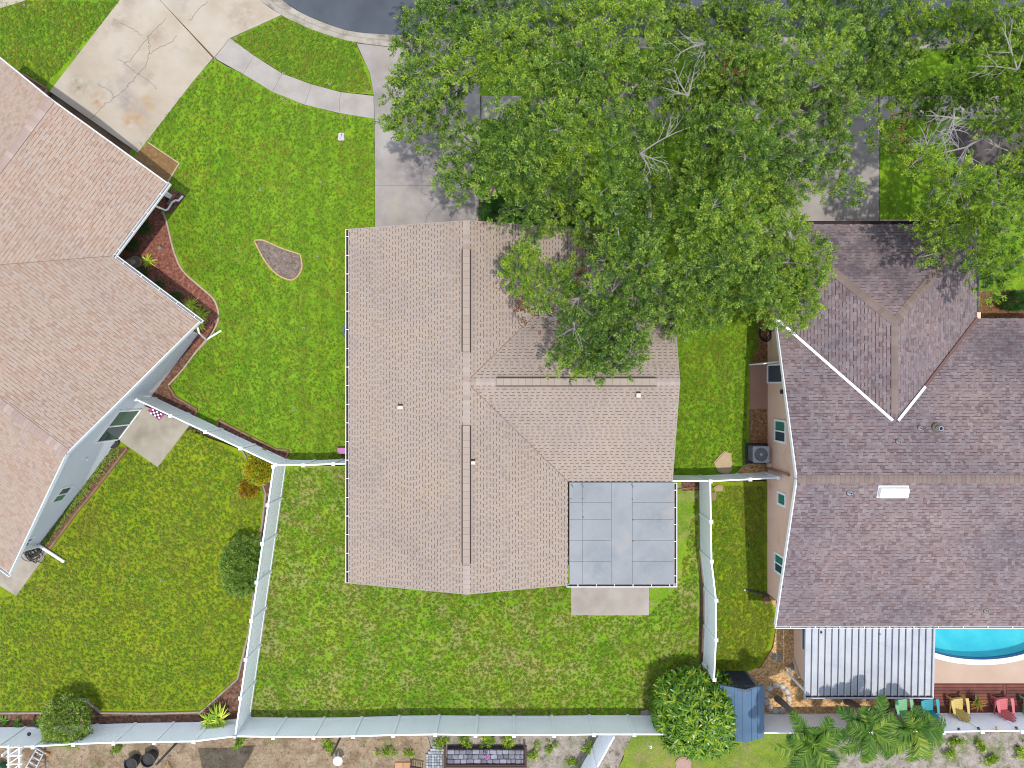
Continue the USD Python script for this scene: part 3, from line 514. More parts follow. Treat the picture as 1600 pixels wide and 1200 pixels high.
def vent_pipe(house, slope, px, py, hgt, r, mat, flash=None):
    h = 3.0
    for _ in range(8): q = P(px, py, h); h = float(slope.z(q[:2]))
    c = P(px, py, h); m = MB().lathe([(r*1.9, 0.02), (r*1.7, .05), (r*1.05, .07), (r, .07), (r, hgt), (r*.75, hgt), (r*.75, hgt - .1)], c, 14); vp = house.part('vent_pipe', m, mat, smooth=False); house.part('flashing', MB().prism(Point(c[0], c[1]).buffer(r*2.4, 8), c[2]-.05, c[2]+.02 + slope.k*r*1.5), m_roofdark, parent=vp)
    return vp

# ---- the middle house: taupe gables, ridge vents, flat porch roof
X0, X1, XR = -7.34, 2.5, -1.94; YN, YS, YR = 6.97, -8.96, 0.09; pk = .30; ze, zr = 2.6, 2.6 + .30*5.4; XE = 7.15; rw = 4.44; zw = zr - pk*rw
hc = Thing('house', 'house with taupe shingle gable roofs, narrow ridge vents and a flat grey porch roof', 'house', (-1, 0, 0))
base = unary_union([sbox(X0+.6, YS+.45, X1-.25, YN-.45), sbox(-2, YR-rw+.5, XE-.45, YR+4.9)])
hc.part('wall', MB().prism(base, -.2, 2.55), m_stucco_tan)
for y, s in ((YN-.45, 1), (YS+.45, -1)):
    a, b = ((X0+.6, y), (X1-.25, y)) if s < 0 else ((X1-.25, y), (X0+.6, y)); xs = [0, abs(b[0]-a[0])]
    rp = abs(XR - a[0]); wall_panel(hc, a, b, [(0, 2.66 if s < 0 else 2.8), (rp, zr-.2), (xs[1], 2.8 if s < 0 else 2.66)], m_stucco_tan, name='gable')
wall_panel(hc, (XE-.45, YR-rw+.5), (XE-.45, YR+rw-.5), [(0, zw+.05), (rw-.5, zr-.22), (2*rw-1, zw+.05)], m_stucco_tan, name='gable')
S_w = Slope(Polygon([(X0,YN),(X0,YS),(XR,YS),(XR,YN)]), (X0, 0), (1, 0), ze, pk)
xe = X1; rve = xe - XR
xn, rn = XR + 5.4, 5.4
S_ne = Slope(Polygon([(XR,YN),(XR,YR),(xn,YR+rn),(xn,YN)]), (xn, 0), (-1, 0), ze, pk)
S_se = Slope(Polygon([(XR,YR),(XR,YS),(xe,YS),(xe,YR-rve)]), (xe, 0), (-1, 0), zr - pk*rve, pk)
S_en = Slope(Polygon([(XR,YR),(XE,YR),(XE,YR+rn),(xn,YR+rn)]), (0, YR+rn), (0, -1), ze, pk)
S_es = Slope(Polygon([(XR,YR),(xe,YR-rve),(XE,YR-rve),(XE,YR)]), (0, YR-rve), (0, 1), zr - pk*rve, pk)
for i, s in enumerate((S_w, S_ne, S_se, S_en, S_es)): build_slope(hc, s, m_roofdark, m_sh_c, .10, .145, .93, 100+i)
caps(hc, (XR, YN, zr), (XR, YS, zr), .32, .05, m_cap_c); caps(hc, (XR+.2, YR, zr), (XE, YR, zr), .32, .05, m_cap_c)
m_valley = plain('valley_brown', A(158, 134, 120), .9)  # faint brown line laid along each roof valley
for q0, q1, zz in (((XR, YR), (xn, YR+rn), ze), ((XR, YR), (xe, YR-rve), zr-pk*rve)):
    hc.part('valley', MB().beam((*q0, zr+.008), (*q1, zz+.008), .032, .03), m_valley)
m_ventside = plain('ridge_vent_side', A(74, 60, 58), .9)
m_vcap = shinglemat('vent_cap_taupe', [A(198, 181, 166), A(206, 190, 175), A(201, 182, 168)], [(1, 1, 1), (1, 1, 1)])
def ridge_vent(a, b):
    a, b = np.asarray(a, float), np.asarray(b, float); up = np.array([0, 0, 1.0]); d = (b-a)/np.linalg.norm(b-a); sd = np.cross(d, up)
    rv = hc.part('ridge_vent', MB().beam(a + up*.075, b + up*.075, .395, .05), m_ventside)
    m = MB(); L = np.linalg.norm(b-a); n = int(L/.3)
    for i in range(n): m.beam(a + d*L*i/n + up*.112, a + d*(L*(i+1)/n - .008) + up*(.112 + .004*(i % 2)), .30, .025)
    hc.part('vent_cap', m, m_vcap, parent=rv, kind='stuff')
def on_ridge_y(py): return (600 - py)*(H - zr)/F
def on_ridge_x(px): return (px - 800)*(H - zr)/F
ridge_vent((XR, on_ridge_y(390), zr), (XR, on_ridge_y(550), zr)); ridge_vent((XR, on_ridge_y(665), zr), (XR, on_ridge_y(880), zr)); ridge_vent((on_ridge_x(776), YR, zr), (on_ridge_x(1025), YR, zr))
gutter(hc, (X0, YS, ze), (X0, YN, ze), (-1, 0), m_debris, m_whitep, .15, hang=.82)
for a, b in (((X0, YN, ze), (XR, YN, zr)), ((XR, YN, zr), (xn, YN, ze)), ((X0, YS, ze), (XR, YS, zr)), ((XR, YS, zr), (X1, YS, zr-pk*rve)), ((XE, YR+rn, ze), (XE, YR, zr)), ((XE, YR, zr), (XE, YR-rve, zr-pk*rve))):
    fascia(hc, a, b, m_drip, .03, .16, .006)
def boxvent(px, py, slope, w=.26, d=.16):
    h = 3.2
    for _ in range(8): q = P(px, py, h); h = float(slope.z(q[:2]))
    c = P(px, py, h); v = hc.part('roof_vent', MB().box(c + (0, -.02, .09), (w, d, .12), ch=.02), m_cream); hc.part('vent_back', MB().box(c + (0, d/2 + .02, .03), (w*.9, .06, .06)), m_ventside, parent=v)
boxvent(626, 636, S_w); boxvent(739, 722, S_se, .22); boxvent(997, 617, S_es, .2, .2)
# porch
px0, px1, py0, py1, zp = 2.55, 7.22, -4.38, -8.92, 2.92
m_porch = M('porch_panel', [A(170,175,179), A(182,187,191), A(191,195,198)], scale=.6, fine=.05, fscale=20, rough=.85, spec=.2, dist=.6, blotch=((.4, .52, .66, A(156,165,173), .5), (.7, .58, .7, A(206,192,180), .5)), stains=[(*P(1030,812,2.9)[:2], .9, A(150,160,170), .8), (*P(935,890,2.9)[:2], .8, A(152,162,170), .8), (*P(1015,885,2.9)[:2], .8, A(152,162,170), .7)])
porch_t = hc.part('porch_roof', MB().box(((px0+px1)/2, (py0+py1)/2, zp-.09), (px1-px0, py0-py1, .14)), plain('porch_roof_core', A(96,104,112), .9))
def pX(px): return (px-800)*(H-zp)/F
def pY(py): return (600-py)*(H-zp)/F
cols = [px0, pX(910), pX(955), pX(988), px1]; rows = [py0, pY(785), pY(812), pY(844), pY(877), py1]
rng = np.random.default_rng(5)
def porch_panel(x0, x1, y0, y1):
    hc.part('roof_panel', MB().box(((x0+x1)/2, (y0+y1)/2, zp-.005+rng.uniform(0, .006)), (abs(x1-x0)-.01, abs(y1-y0)-.01, .03), ch=.006), m_porch, parent=porch_t)
porch_panel(cols[2], cols[3], py0, py1)
for i in (0, 1, 3):
    for a, b in zip(rows[:-1], rows[1:]): porch_panel(cols[i], cols[i+1], a, b)
for px_, py_ in ((910,779),(911,808),(988,780),(989,812),(989,845),(892,779)):
    hc.part('screw_cap', MB().lathe([(.035, 0), (.03, .012), (0.001, .014)], (pX(px_), pY(py_), zp+.012), 8), m_dark, parent=porch_t)
for px_ in (894, 910, 988):
    hc.part('tar_patch', MB().beam((pX(px_)-.05, py0-.06, zp+.016), (pX(px_)+.04, py0-.22, zp+.016), .05, .012), m_dark, parent=porch_t)
gutter(hc, (px1, py1-.1, zp-.05), (px1, py0-.05, zp-.05), (1, 0), m_debris, m_whitep, .14, hang=.72)
gutter(hc, (px0-.1, py1, zp-.05), (px1+.15, py1, zp-.05), (0, -1), m_gutter_dark, m_whitep, .14, hang=.78)
for x in (px0+.2, (px0+px1)/2, px1-.15):
    hc.part('porch_post', MB().box((x, py1+.2, 1.3), (.1, .1, 2.9)), m_whitep)

# ---- the left house: pink shingles, turned about 37 degrees
th = math.radians(-37.0); u = np.array([math.cos(th), math.sin(th)]); w_ = np.array([-math.sin(th), math.cos(th)]); kl = .37; ze2 = 2.6
hl = Thing('house', 'large house with pink-beige shingle roofs and grey stucco walls, turned at an angle', 'house', (-19, 2, 0))
Ag, Bg = P(260, 285, ze2)[:2], P(175, 400, ze2)[:2]; Ag = Bg + w_*float((Ag-Bg) @ w_); Cg = Bg + u*4.93
Vt_ = Bg - 5*u - 5*w_; Rg = Ag - 5*u; run = 7.1; Ap = Cg - run*w_; Dg = Cg - 2*run*w_; FAR = 24.0
S1 = Slope(Polygon([Bg, Cg, Ap, Ap-FAR*u, Bg-(FAR-4.93)*u, Bg-10*u, Vt_]), Cg, -w_, ze2, kl)
S2 = Slope(Polygon([Ag, Rg, Vt_, Bg]), Bg, -u, ze2, kl)
S3 = Slope(Polygon([Rg, Ag-10*u, Bg-10*u, Vt_]), Bg-10*u, u, ze2, kl)
S4 = Slope(Polygon([Ap, Dg, Dg-FAR*u, Ap-FAR*u]), Dg, w_, ze2, kl)
for i, s in enumerate((S1, S2, S3, S4)): build_slope(hl, s, m_roofdark_l, m_sh_l, .12, .24, .7, 200+i, dash=.022)
z3 = lambda p, z: np.array([*p, z])
hl.part('valley', MB().beam(z3(Bg, ze2+.008), z3(Vt_, ze2+kl*5+.008), .03, .03), m_valley)
caps(hl, z3(Ap, ze2+kl*run), z3(Ap-FAR*u, ze2+kl*run), .36, .06, m_cap_l); caps(hl, z3(Rg, ze2+kl*5), z3(Vt_, ze2+kl*5), .36, .06, m_cap_l)
# walls
ov = .75; Wc = G(310, 522); dw_ = -w_
wa, wb = Wc, Wc - w_*12.9
hl.part('wall', MB().prism(Polygon([Wc, Wc-12.9*w_, Wc-12.9*w_-FAR*u, Wc-FAR*u]).buffer(-.02, join_style=2), -.2, 2.35), m_stucco_grey)
hl.part('wall', MB().prism(Polygon([Ag-1.42*u-.5*w_, Ag-9.4*u-.5*w_, Bg-9.4*u-2*w_, Bg-1.42*u-2*w_]), -.2, 2.4), m_stucco_grey)
wall_panel(hl, wb, wa, [(0, 2.62), (6.32, ze2+kl*6.3), (12.9, 2.62)], m_stucco_grey, name='gable')
wall_panel(hl, Ag-.8*u-.5*w_, Ag-9.2*u-.5*w_, [(0, 2.7), (4.2, ze2+kl*4.5), (8.4, 2.7)], m_stucco_grey, name='gable')
m_trim = plain('pale_blue_trim', (.60, .65, .70), .5)
for a, b in ((z3(Cg, ze2), z3(Ap, ze2+kl*run)), (z3(Ap, ze2+kl*run), z3(Dg, ze2))): fascia(hl, a, b, m_trim, .045, .2, .025)
# soffit under the gable overhang
so = MB()
for s0, s1 in ((0, run), (run, 2*run)):
    f = lambda t: z3(Cg - w_*t, ze2 + kl*min(t, 2*run-t) - .16); q = [f(s0), f(s1)]; o = np.array([*(-u*.85), 0])
    so.add([q[0], q[1], q[1]+o, q[0]+o], [[0, 1, 2, 3]])
hl.part('soffit', so, m_stucco_grey)
for a, b in ((z3(Ag, ze2), z3(Rg, ze2+kl*5)), (z3(Rg, ze2+kl*5), z3(Ag-10*u, ze2))): fascia(hl, a, b, m_stucco_grey, .05, .18, .02)
gutter(hl, z3(Ag+.05*w_, ze2), z3(Bg, ze2), u, m_gutin, m_whitep, .14, hang=1.0); gutter(hl, z3(Bg, ze2), z3(Cg+.08*u, ze2), w_, m_gutin, m_whitep, .14, hang=1.0)
gutter(hl, z3(Dg+.05*u, ze2), z3(Dg-6*u, ze2), -w_, m_gutin, m_whitep, .14, hang=1.0)
# sliding door and windows of the gable wall (d runs away from Wc)
def on_wall(px, py): return onplane(px, py, Wc, -w_, u)
window(hl, Wc, -w_, u, 4.55, 6.45, .06, 2.0, [m_screen, m_glass], .08, .06, name='sliding_door')
t0, h0 = on_wall(108, 770); window(hl, Wc, -w_, u, on_wall(115, 759)[0]-.05, on_wall(99, 780)[0]+.05, 1.05, 1.85, [m_glass, m_glass_g], .06)
window(hl, Wc, -w_, u, on_wall(58, 836)[0], on_wall(38, 852)[0]+.1, 1.1, 1.9, [m_glass, m_glass_g], .06)
lt = hl.part('wall_lamp', MB().lathe([(.001, -.07), (.05, -.05), (.07, 0), (.05, .05), (.001, .07)], z3(Wc - w_*7.35 + u*.1, 1.75), 12), m_whitep); hl.part('lamp_arm', MB().beam(z3(Wc - w_*7.35, 1.78), z3(Wc - w_*7.35 + u*.09, 1.78), .05, .04), m_whitep, parent=lt)
def pipe(house, pts, w=.085, name='downspout', mat=None):
    m = MB(); pts = [np.asarray(p, float) for p in pts]
    for a, b in zip(pts[:-1], pts[1:]): m.beam(a, b + (b-a)/np.linalg.norm(b-a)*w*.4, w, w*.75, ch=.012)
    return house.part(name, m, mat or m_whitep)
pipe(hl, [P(239, 321, 2.5), P(242, 321.5, 2.2), P(258.5, 328.5, .12), P(262, 327, .1), P(269, 316, .1), P(274, 313, .1), P(279, 313.5, .1), P(285, 307, .1)])
pipe(hl, [P(309, 512, 2.45), P(311, 520, 2.2), P(322, 531, .12), P(345, 517, .1)])
pipe(hl, [P(30, 861, 2.3), P(62, 853, .12), P(99, 877, .1)], .13)
hl.part('planter_box', MB().box(P(268.5, 311.5, .1), (.62, .06, .25), yaw=th+math.pi/2).box(P(262, 300, .1), (.62, .06, .25), yaw=th), m_timber)

# ---- the right house: weathered grey-brown shingles, tan walls
XW, XRr, kr = 11.87, 16.40, .33; hw = XRr - XW; yE, ySo = 2.97, -10.89; yR2 = (yE+ySo)/2; zR2 = 2.6 + kr*(yE-yR2); yNn = 7.2; XF = 33.0; xE2 = XRr+hw; zV = 2.6+kr*hw
hr = Thing('house', 'house with weathered grey-brown shingle hip and gable roof and tan walls', 'house', (20, -2, 0))
R1 = Slope(Polygon([(XW,yE),(XRr,yE-hw),(xE2,yE),(XF,yE),(XF,yR2),(XW,yR2)]), (0, yE), (0, -1), 2.6, kr)
R2 = Slope(Polygon([(XW,yR2),(XF,yR2),(XF,ySo),(XW,ySo)]), (0, ySo), (0, 1), 2.6, kr)
R3 = Slope(Polygon([(XW,yNn),(XRr,yNn-hw),(XRr,yE-hw),(XW,yE)]), (XW, 0), (1, 0), 2.6, kr)
R4 = Slope(Polygon([(xE2,yNn),(xE2,yE),(XRr,yE-hw),(XRr,yNn-hw)]), (xE2, 0), (-1, 0), 2.6, kr)
R5 = Slope(Polygon([(XW,yNn),(xE2,yNn),(XRr,yNn-hw)]), (0, yNn), (0, -1), 2.6, kr)
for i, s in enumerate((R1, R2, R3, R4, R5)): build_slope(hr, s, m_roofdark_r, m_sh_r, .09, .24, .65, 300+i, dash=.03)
caps(hr, (XW, yR2, zR2), (XF, yR2, zR2), .32, .05, m_cap_r); caps(hr, (XRr, yE-hw+.3, zV), (XRr, yNn-hw, zV), .3, .045, m_cap_r)
caps(hr, (XRr, yNn-hw, zV), (XW, yNn, 2.6), .36, .045, m_cap_r); caps(hr, (XRr, yNn-hw, zV), (xE2, yNn, 2.6), .36, .045, m_cap_r)
m_rust = plain('brown_flashing', A(136, 96, 88), .6)
hr.part('valley_flashing', MB().beam((XW-.02, yE, 2.66), (XRr-.12, yE-hw, zV+.05), .12, .02), m_whitep); hr.part('valley_flashing', MB().beam((XRr+.12, yE-hw, zV+.05), (XRr+.12+1.45, yE-hw+1.45, zV+.05-1.45*kr), .12, .02), m_whitep)
hr.part('valley_flashing', MB().beam((XRr+.12+1.45, yE-hw+1.45, zV+.05-1.45*kr), (xE2, yE, 2.66), .12, .02), m_rust, label='brown flashing in the valley')
for a, b in (((XW, yE, 2.6), (XW, yR2, zR2)), ((XW, yR2, zR2), (XW, ySo, 2.6))): fascia(hr, a, b, m_whitep, .035, .2, .025)
hr.part('wall', MB().prism(unary_union([sbox(12.5, -10.2, 32.5, 2.5), sbox(12.62, 0, 20.4, 6.7)]), -.2, 2.5), m_stucco_tan)
wall_panel(hr, (12.47, 2.5), (12.47, -10.2), [(0, 2.62), (6.46, zR2-.15), (12.7, 2.62)], m_stucco_tan, name='gable')
WP, WD, WN = np.array([12.47, 2.5]), np.array([0, -1.0]), np.array([-1.0, 0])
def ww(px, py): return onplane(px, py, WP, WD, -WN)
window(hr, WP, WD, WN, ww(1220, 656)[0], ww(1220, 692)[0], .95, 2.3, [m_glass_g, m_glass], .09)
window(hr, WP, WD, WN, ww(1224, 770)[0], ww(1224, 792)[0], 1.3, 2.3, [m_glass_g], .1)
window(hr, WP, WD, WN, ww(1220, 867)[0], ww(1220, 899)[0], .95, 2.1, [m_glass_g, m_glass], .09)
window(hr, WP, WD, WN, ww(1210, 569)[0], ww(1210, 599)[0], .06, 1.95, [m_glass], .07, name='doorway')
hr.part('door', MB().beam((12.42, 1.05, 1.02), (11.55, .93, 1.02), .05, 1.95), m_whitep, label='white side door standing open')
hr.part('wall_pipe', MB().beam((12.40, -4.07, 0), (12.40, -4.07, 2.75), .1, .1), M('tan_pipe', [A(186,140,118), A(200,156,134)], rough=.6)); hr.part('meter_box', MB().box((12.38, -3.9, .45), (.16, .2, .4), ch=.02), m_stucco_tan)
hr.part('wall_hook', MB().box((12.3, -.35, 2.2), (.14, .2, .14), ch=.03), m_dark)
hr.part('wall', MB().box((16.1, -12.2, .95), (4.7, 3.6, 2.3)), m_stucco_tan, label='low tan wing under the awning')
hr.part('corner_brace', MB().beam((13.7, -13.35, .05), (13.7, -14.0, .75), .06, .12), m_cream)
window(hr, np.array([13.75, -11.0]), WD, WN, .3, 1.55, 1.0, 2.3, [m_glass], .05)
gutter(hr, (XW, ySo, 2.6), (XF, ySo, 2.6), (0, -1), m_gutin, m_whitep, .13, hang=1.1); gutter(hr, (XW+.3, yNn, 2.6), (xE2, yNn, 2.6), (0, 1), m_gutter_dark, m_gutter_dark, .13, hang=1.2, label='dark gutter above the driveway')
gutter(hr, (xE2, yE+.1, 2.6), (xE2, yNn, 2.6), (1, 0), m_gutin, m_gutin, .1, hang=2)
hr.part('gutter_box', MB().box((xE2+.08, yE+.12, 2.5), (.2, .3, .25), ch=.02), m_stucco_tan)
m_ventgrey = plain('vent_grey', A(190,196,204), .5); vent_pipe(hr, R1, 1464, 669, .3, .1, m_ventgrey); vent_pipe(hr, R1, 1403, 690, .2, .05, m_ventgrey); vent_pipe(hr, R1, 1437, 669, .14, .045, m_ventgrey); vent_pipe(hr, R2, 1327, 770, .2, .06, m_ventgrey); vent_pipe(hr, R2, 1540, 954, .2, .05, m_ventgrey)
h = 4.4
for _ in range(6): q = P(1394, 769, h); h = float(R2.z(q[:2]))
c = P(1394, 769, h); nrm = np.array([0, kr, -1.0]); Rb = np.array([[1, 0, 0], [0, 1/math.hypot(1, kr), -kr/math.hypot(1, kr)], [0, kr/math.hypot(1, kr), 1/math.hypot(1, kr)]])
hr.part('attic_vent', MB().box(c + (0, 0, .14), (1.2, .44, .2), R=Rb, ch=.03).box(c + (0, .03, .03), (1.26, .56, .04), R=Rb), m_whitep)
# awning of white metal pans
ax0, ax1, ay0, ay1, za = 13.28, 19.02, -10.98, -14.12, 2.42
aw = Thing('awning', 'white ribbed metal patio awning with leaf shadows on it', 'awning', (16, -12.5, 0))
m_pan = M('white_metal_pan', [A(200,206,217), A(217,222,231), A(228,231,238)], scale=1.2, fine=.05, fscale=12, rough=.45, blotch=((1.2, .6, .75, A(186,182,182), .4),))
np_ = 19; pw = (ax1-ax0)/np_
for i in range(np_):
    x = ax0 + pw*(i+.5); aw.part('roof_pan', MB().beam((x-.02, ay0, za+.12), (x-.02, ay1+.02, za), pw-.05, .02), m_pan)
    aw.part('rib', MB().beam((x+pw/2-.035, ay0, za+.16), (x+pw/2-.035, ay1+.02, za+.04), .03, .09), m_pan)
    aw.part('rib_seam', MB().beam((x+pw/2-.055, ay0, za+.125), (x+pw/2-.055, ay1+.02, za+.005), .06, .02), plain('rib_seam', A(74,78,92), .6) if i == 0 else LK+'rib_seam')
g_ = aw.part('front_gutter', MB().beam((ax0-.06, ay1-.1, za-.03), (ax1+.04, ay1-.1, za-.03), .05, .14).beam((ax0-.06, ay1-.03, za-.09), (ax1+.04, ay1-.03, za-.09), .13, .02), m_pan)
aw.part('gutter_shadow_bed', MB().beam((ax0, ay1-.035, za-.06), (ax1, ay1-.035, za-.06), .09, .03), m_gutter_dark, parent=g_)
for x in (ax0-.03, ax1+.02): aw.part('side_rim', MB().beam((x, ay0, za+.12), (x, ay1-.1, za), .05, .12), m_pan)
for x in (ax0+.1, 16.1, ax1-.1): aw.part('post', MB().box((x, ay1+.1, 1.2), (.08, .08, 2.4)), m_whitep)
for x, y in ((1283, 988), (1375, 991)): aw.part('rust_screw', MB().lathe([(.06, 0), (.04, .02), (.001, .022)], P(x, y, za+.16), 8), m_debris)
# ------------------------------------------------------------------ white vinyl fences
HF = 1.83
def fence(label, pts, skip_first=False, step=1.83, h=HF):
    pts = [np.asarray(p, float)[:2] for p in pts]; t = Thing('fence', label, 'fence', (*pts[0], 0), group=None)
    line = []
    for a, b in zip(pts[:-1], pts[1:]):
        n = max(1, round(np.linalg.norm(b-a)/step)); line += [a + (b-a)*i/n for i in range(n)]
    line.append(pts[-1]); up = np.array([0, 0, 1.0])
    for i, p in enumerate(line):
        if not (skip_first and i == 0):
            q = t.part('post', MB().box((*p, h/2), (.127, .127, h+.04), yaw=math.atan2(*(line[min(i+1, len(line)-1)] - line[max(i-1, 0)])[::-1])), m_vinyl)
            t.part('cap', MB().box((*p, h+.035), (.16, .16, .03)).lathe([(.105, h+.05), (.001, h+.10)], (*p, 0), 4, math.pi/4), m_vinyl, parent=q)
    for a, b in zip(line[:-1], line[1:]):
        d = (b-a)/np.linalg.norm(b-a); a3, b3 = np.array([*(a+d*.065), 0]), np.array([*(b-d*.065), 0])
        pm_ = MB().beam(a3 + up*h*.5, b3 + up*h*.5, .022, h-.24); L_ = np.linalg.norm(b3-a3); nb_ = max(1, round(L_/.15))
        for k_ in range(nb_): pm_.box((a3+b3)/2 + np.array([*d, 0])*((k_+.5)/nb_-.5)*L_ + up*h*.5, (L_/nb_-.012, .032, h-.25), yaw=math.atan2(d[1], d[0]))
        t.part('panel', pm_, m_vinyl)
        t.part('rail', MB().beam(a3 + up*(h-.07), b3 + up*(h-.07), .07, .1, ch=.008), m_vinyl); t.part('rail', MB().beam(a3 + up*.1, b3 + up*.1, .06, .16, ch=.008), m_vinyl)
    return t
T_ = lambda px, py: P(px, py, HF)[:2]
J1, J2, J3 = T_(430, 726), T_(367, 1151), T_(1110, 752)
fence('white vinyl fence slanting from the grey stucco wall past the brown timber-edged beds', [T_(212, 624), J1])
fence('short white vinyl fence between the slanting fence and the west eave of the taupe house', [J1, T_(474, 727), T_(521, 725), (-6.75, -3.68)], skip_first=True)
fence('white vinyl fence running down between the two back lawns, beside the round bush', [T_(427, 729), J2])
fence('long white vinyl fence at the foot of the left and middle back lawns', [T_(-60, 1168), T_(52, 1167), T_(115, 1163), T_(178, 1161), T_(241, 1160), T_(303, 1159), J2, T_(427, 1152), T_(490, 1152), T_(552, 1151), T_(614, 1149), T_(680, 1148), T_(743, 1149), T_(803, 1149), T_(866, 1149), T_(928, 1148), T_(991, 1148), T_(1053, 1148)])
fence('kinked white vinyl fence along the east side of the middle back lawn', [J3, T_(1111, 815), T_(1112, 877), T_(1119, 938), T_(1119, 1000), T_(1116, 1062)], skip_first=True)
fence('short white vinyl fence from the flat porch roof across to the tan house wall', [(6.9, -4.47), J3, T_(1172, 749), (12.3, -4.33)])
fence('white vinyl fence along the foot of the wooden pool deck and the palms', [T_(1190, 1146), T_(1265, 1146), T_(1345, 1145), T_(1410, 1144), T_(1474, 1144), T_(1535, 1143), T_(1597, 1143), T_(1660, 1142)])
fence('stub of white vinyl fence running off the picture beside a spiky plant', [T_(961, 1150), T_(932, 1202), T_(905, 1250)], skip_first=True)

# ------------------------------------------------------------------ trees
lf_a = leafmat('oak_leaf', [A(30, 58, 20), A(66, 100, 32), A(102, 133, 42), A(150, 170, 72), A(86, 117, 42)], .3, lk=2.5)
lf_b = leafmat('oak_leaf_dark', [A(24, 48, 20), A(52, 86, 32), A(84, 115, 40), A(128, 150, 64)], .3, lk=2.4)
lf_c = leafmat('oak_leaf_yellow', [A(50, 84, 20), A(94, 128, 30), A(136, 160, 42), A(176, 188, 70)], .32, lk=2.4)
lf_dead = leafmat('dead_leaf', [A(110, 66, 38), A(150, 96, 56)], .2, lk=1.3)
def leaf_shape(m, base, d, n, L, W, fold=.15):
    d = d/np.linalg.norm(d); s = np.cross(d, n); s /= max(np.linalg.norm(s), 1e-6); nn = np.cross(s, d)
    m.add([base, base + d*L*.45 + s*W/2 + nn*W*fold, base + d*L, base + d*L*.45 - s*W/2 + nn*W*fold], [[0, 1, 2], [0, 2, 3]])
def sprig(seed, n=30, L=.34, ll=.08, lw=.045, spread=.9):
    rng = np.random.default_rng(seed); m = MB(); tw = MB().tube([(0, 0, 0), (L*.5, 0, .02), (L, 0, .01)], [.004, .003, .002], 3, cap=False)
    for i in range(n):
        t = rng.uniform(.2, 1.0); a = rng.uniform(0, 2*math.pi); d = np.array([rng.uniform(.2, .9), math.cos(a)*spread, math.sin(a)*spread*.55])
        nrm = np.array([rng.normal(0, .45), rng.normal(0, .45), 1.0]); off = np.array([0, math.cos(a), math.sin(a)])*rng.uniform(0, .05)
        leaf_shape(m, np.array([L*t, 0, .02]) + off, d, nrm/np.linalg.norm(nrm), ll*rng.uniform(.75, 1.25), lw*rng.uniform(.8, 1.2))
    return m, tw
def bez(a, b, sag, rng, n=6):
    a, b = np.asarray(a, float), np.asarray(b, float); t = np.linspace(0, 1, n)[:, None]; L = np.linalg.norm(b-a)
    mid = (a+b)/2 + np.array([*rng.normal(0, .08*L, 2), sag*L]); return (1-t)**2*a + 2*t*(1-t)*mid + t*t*b
def poisson(poly, holes, r, rng, n=6000):
    x0, y0, x1, y1 = poly.bounds; pts = []
    for q in rng.uniform((x0, y0), (x1, y1), (n, 2)):
        if not poly.contains(Point(q)) or any(h.contains(Point(q)) for h in holes): continue
        if pts and min((q[0]-p[0])**2 + (q[1]-p[1])**2 for p in pts) < r*r: continue
        pts.append(q)
    return pts
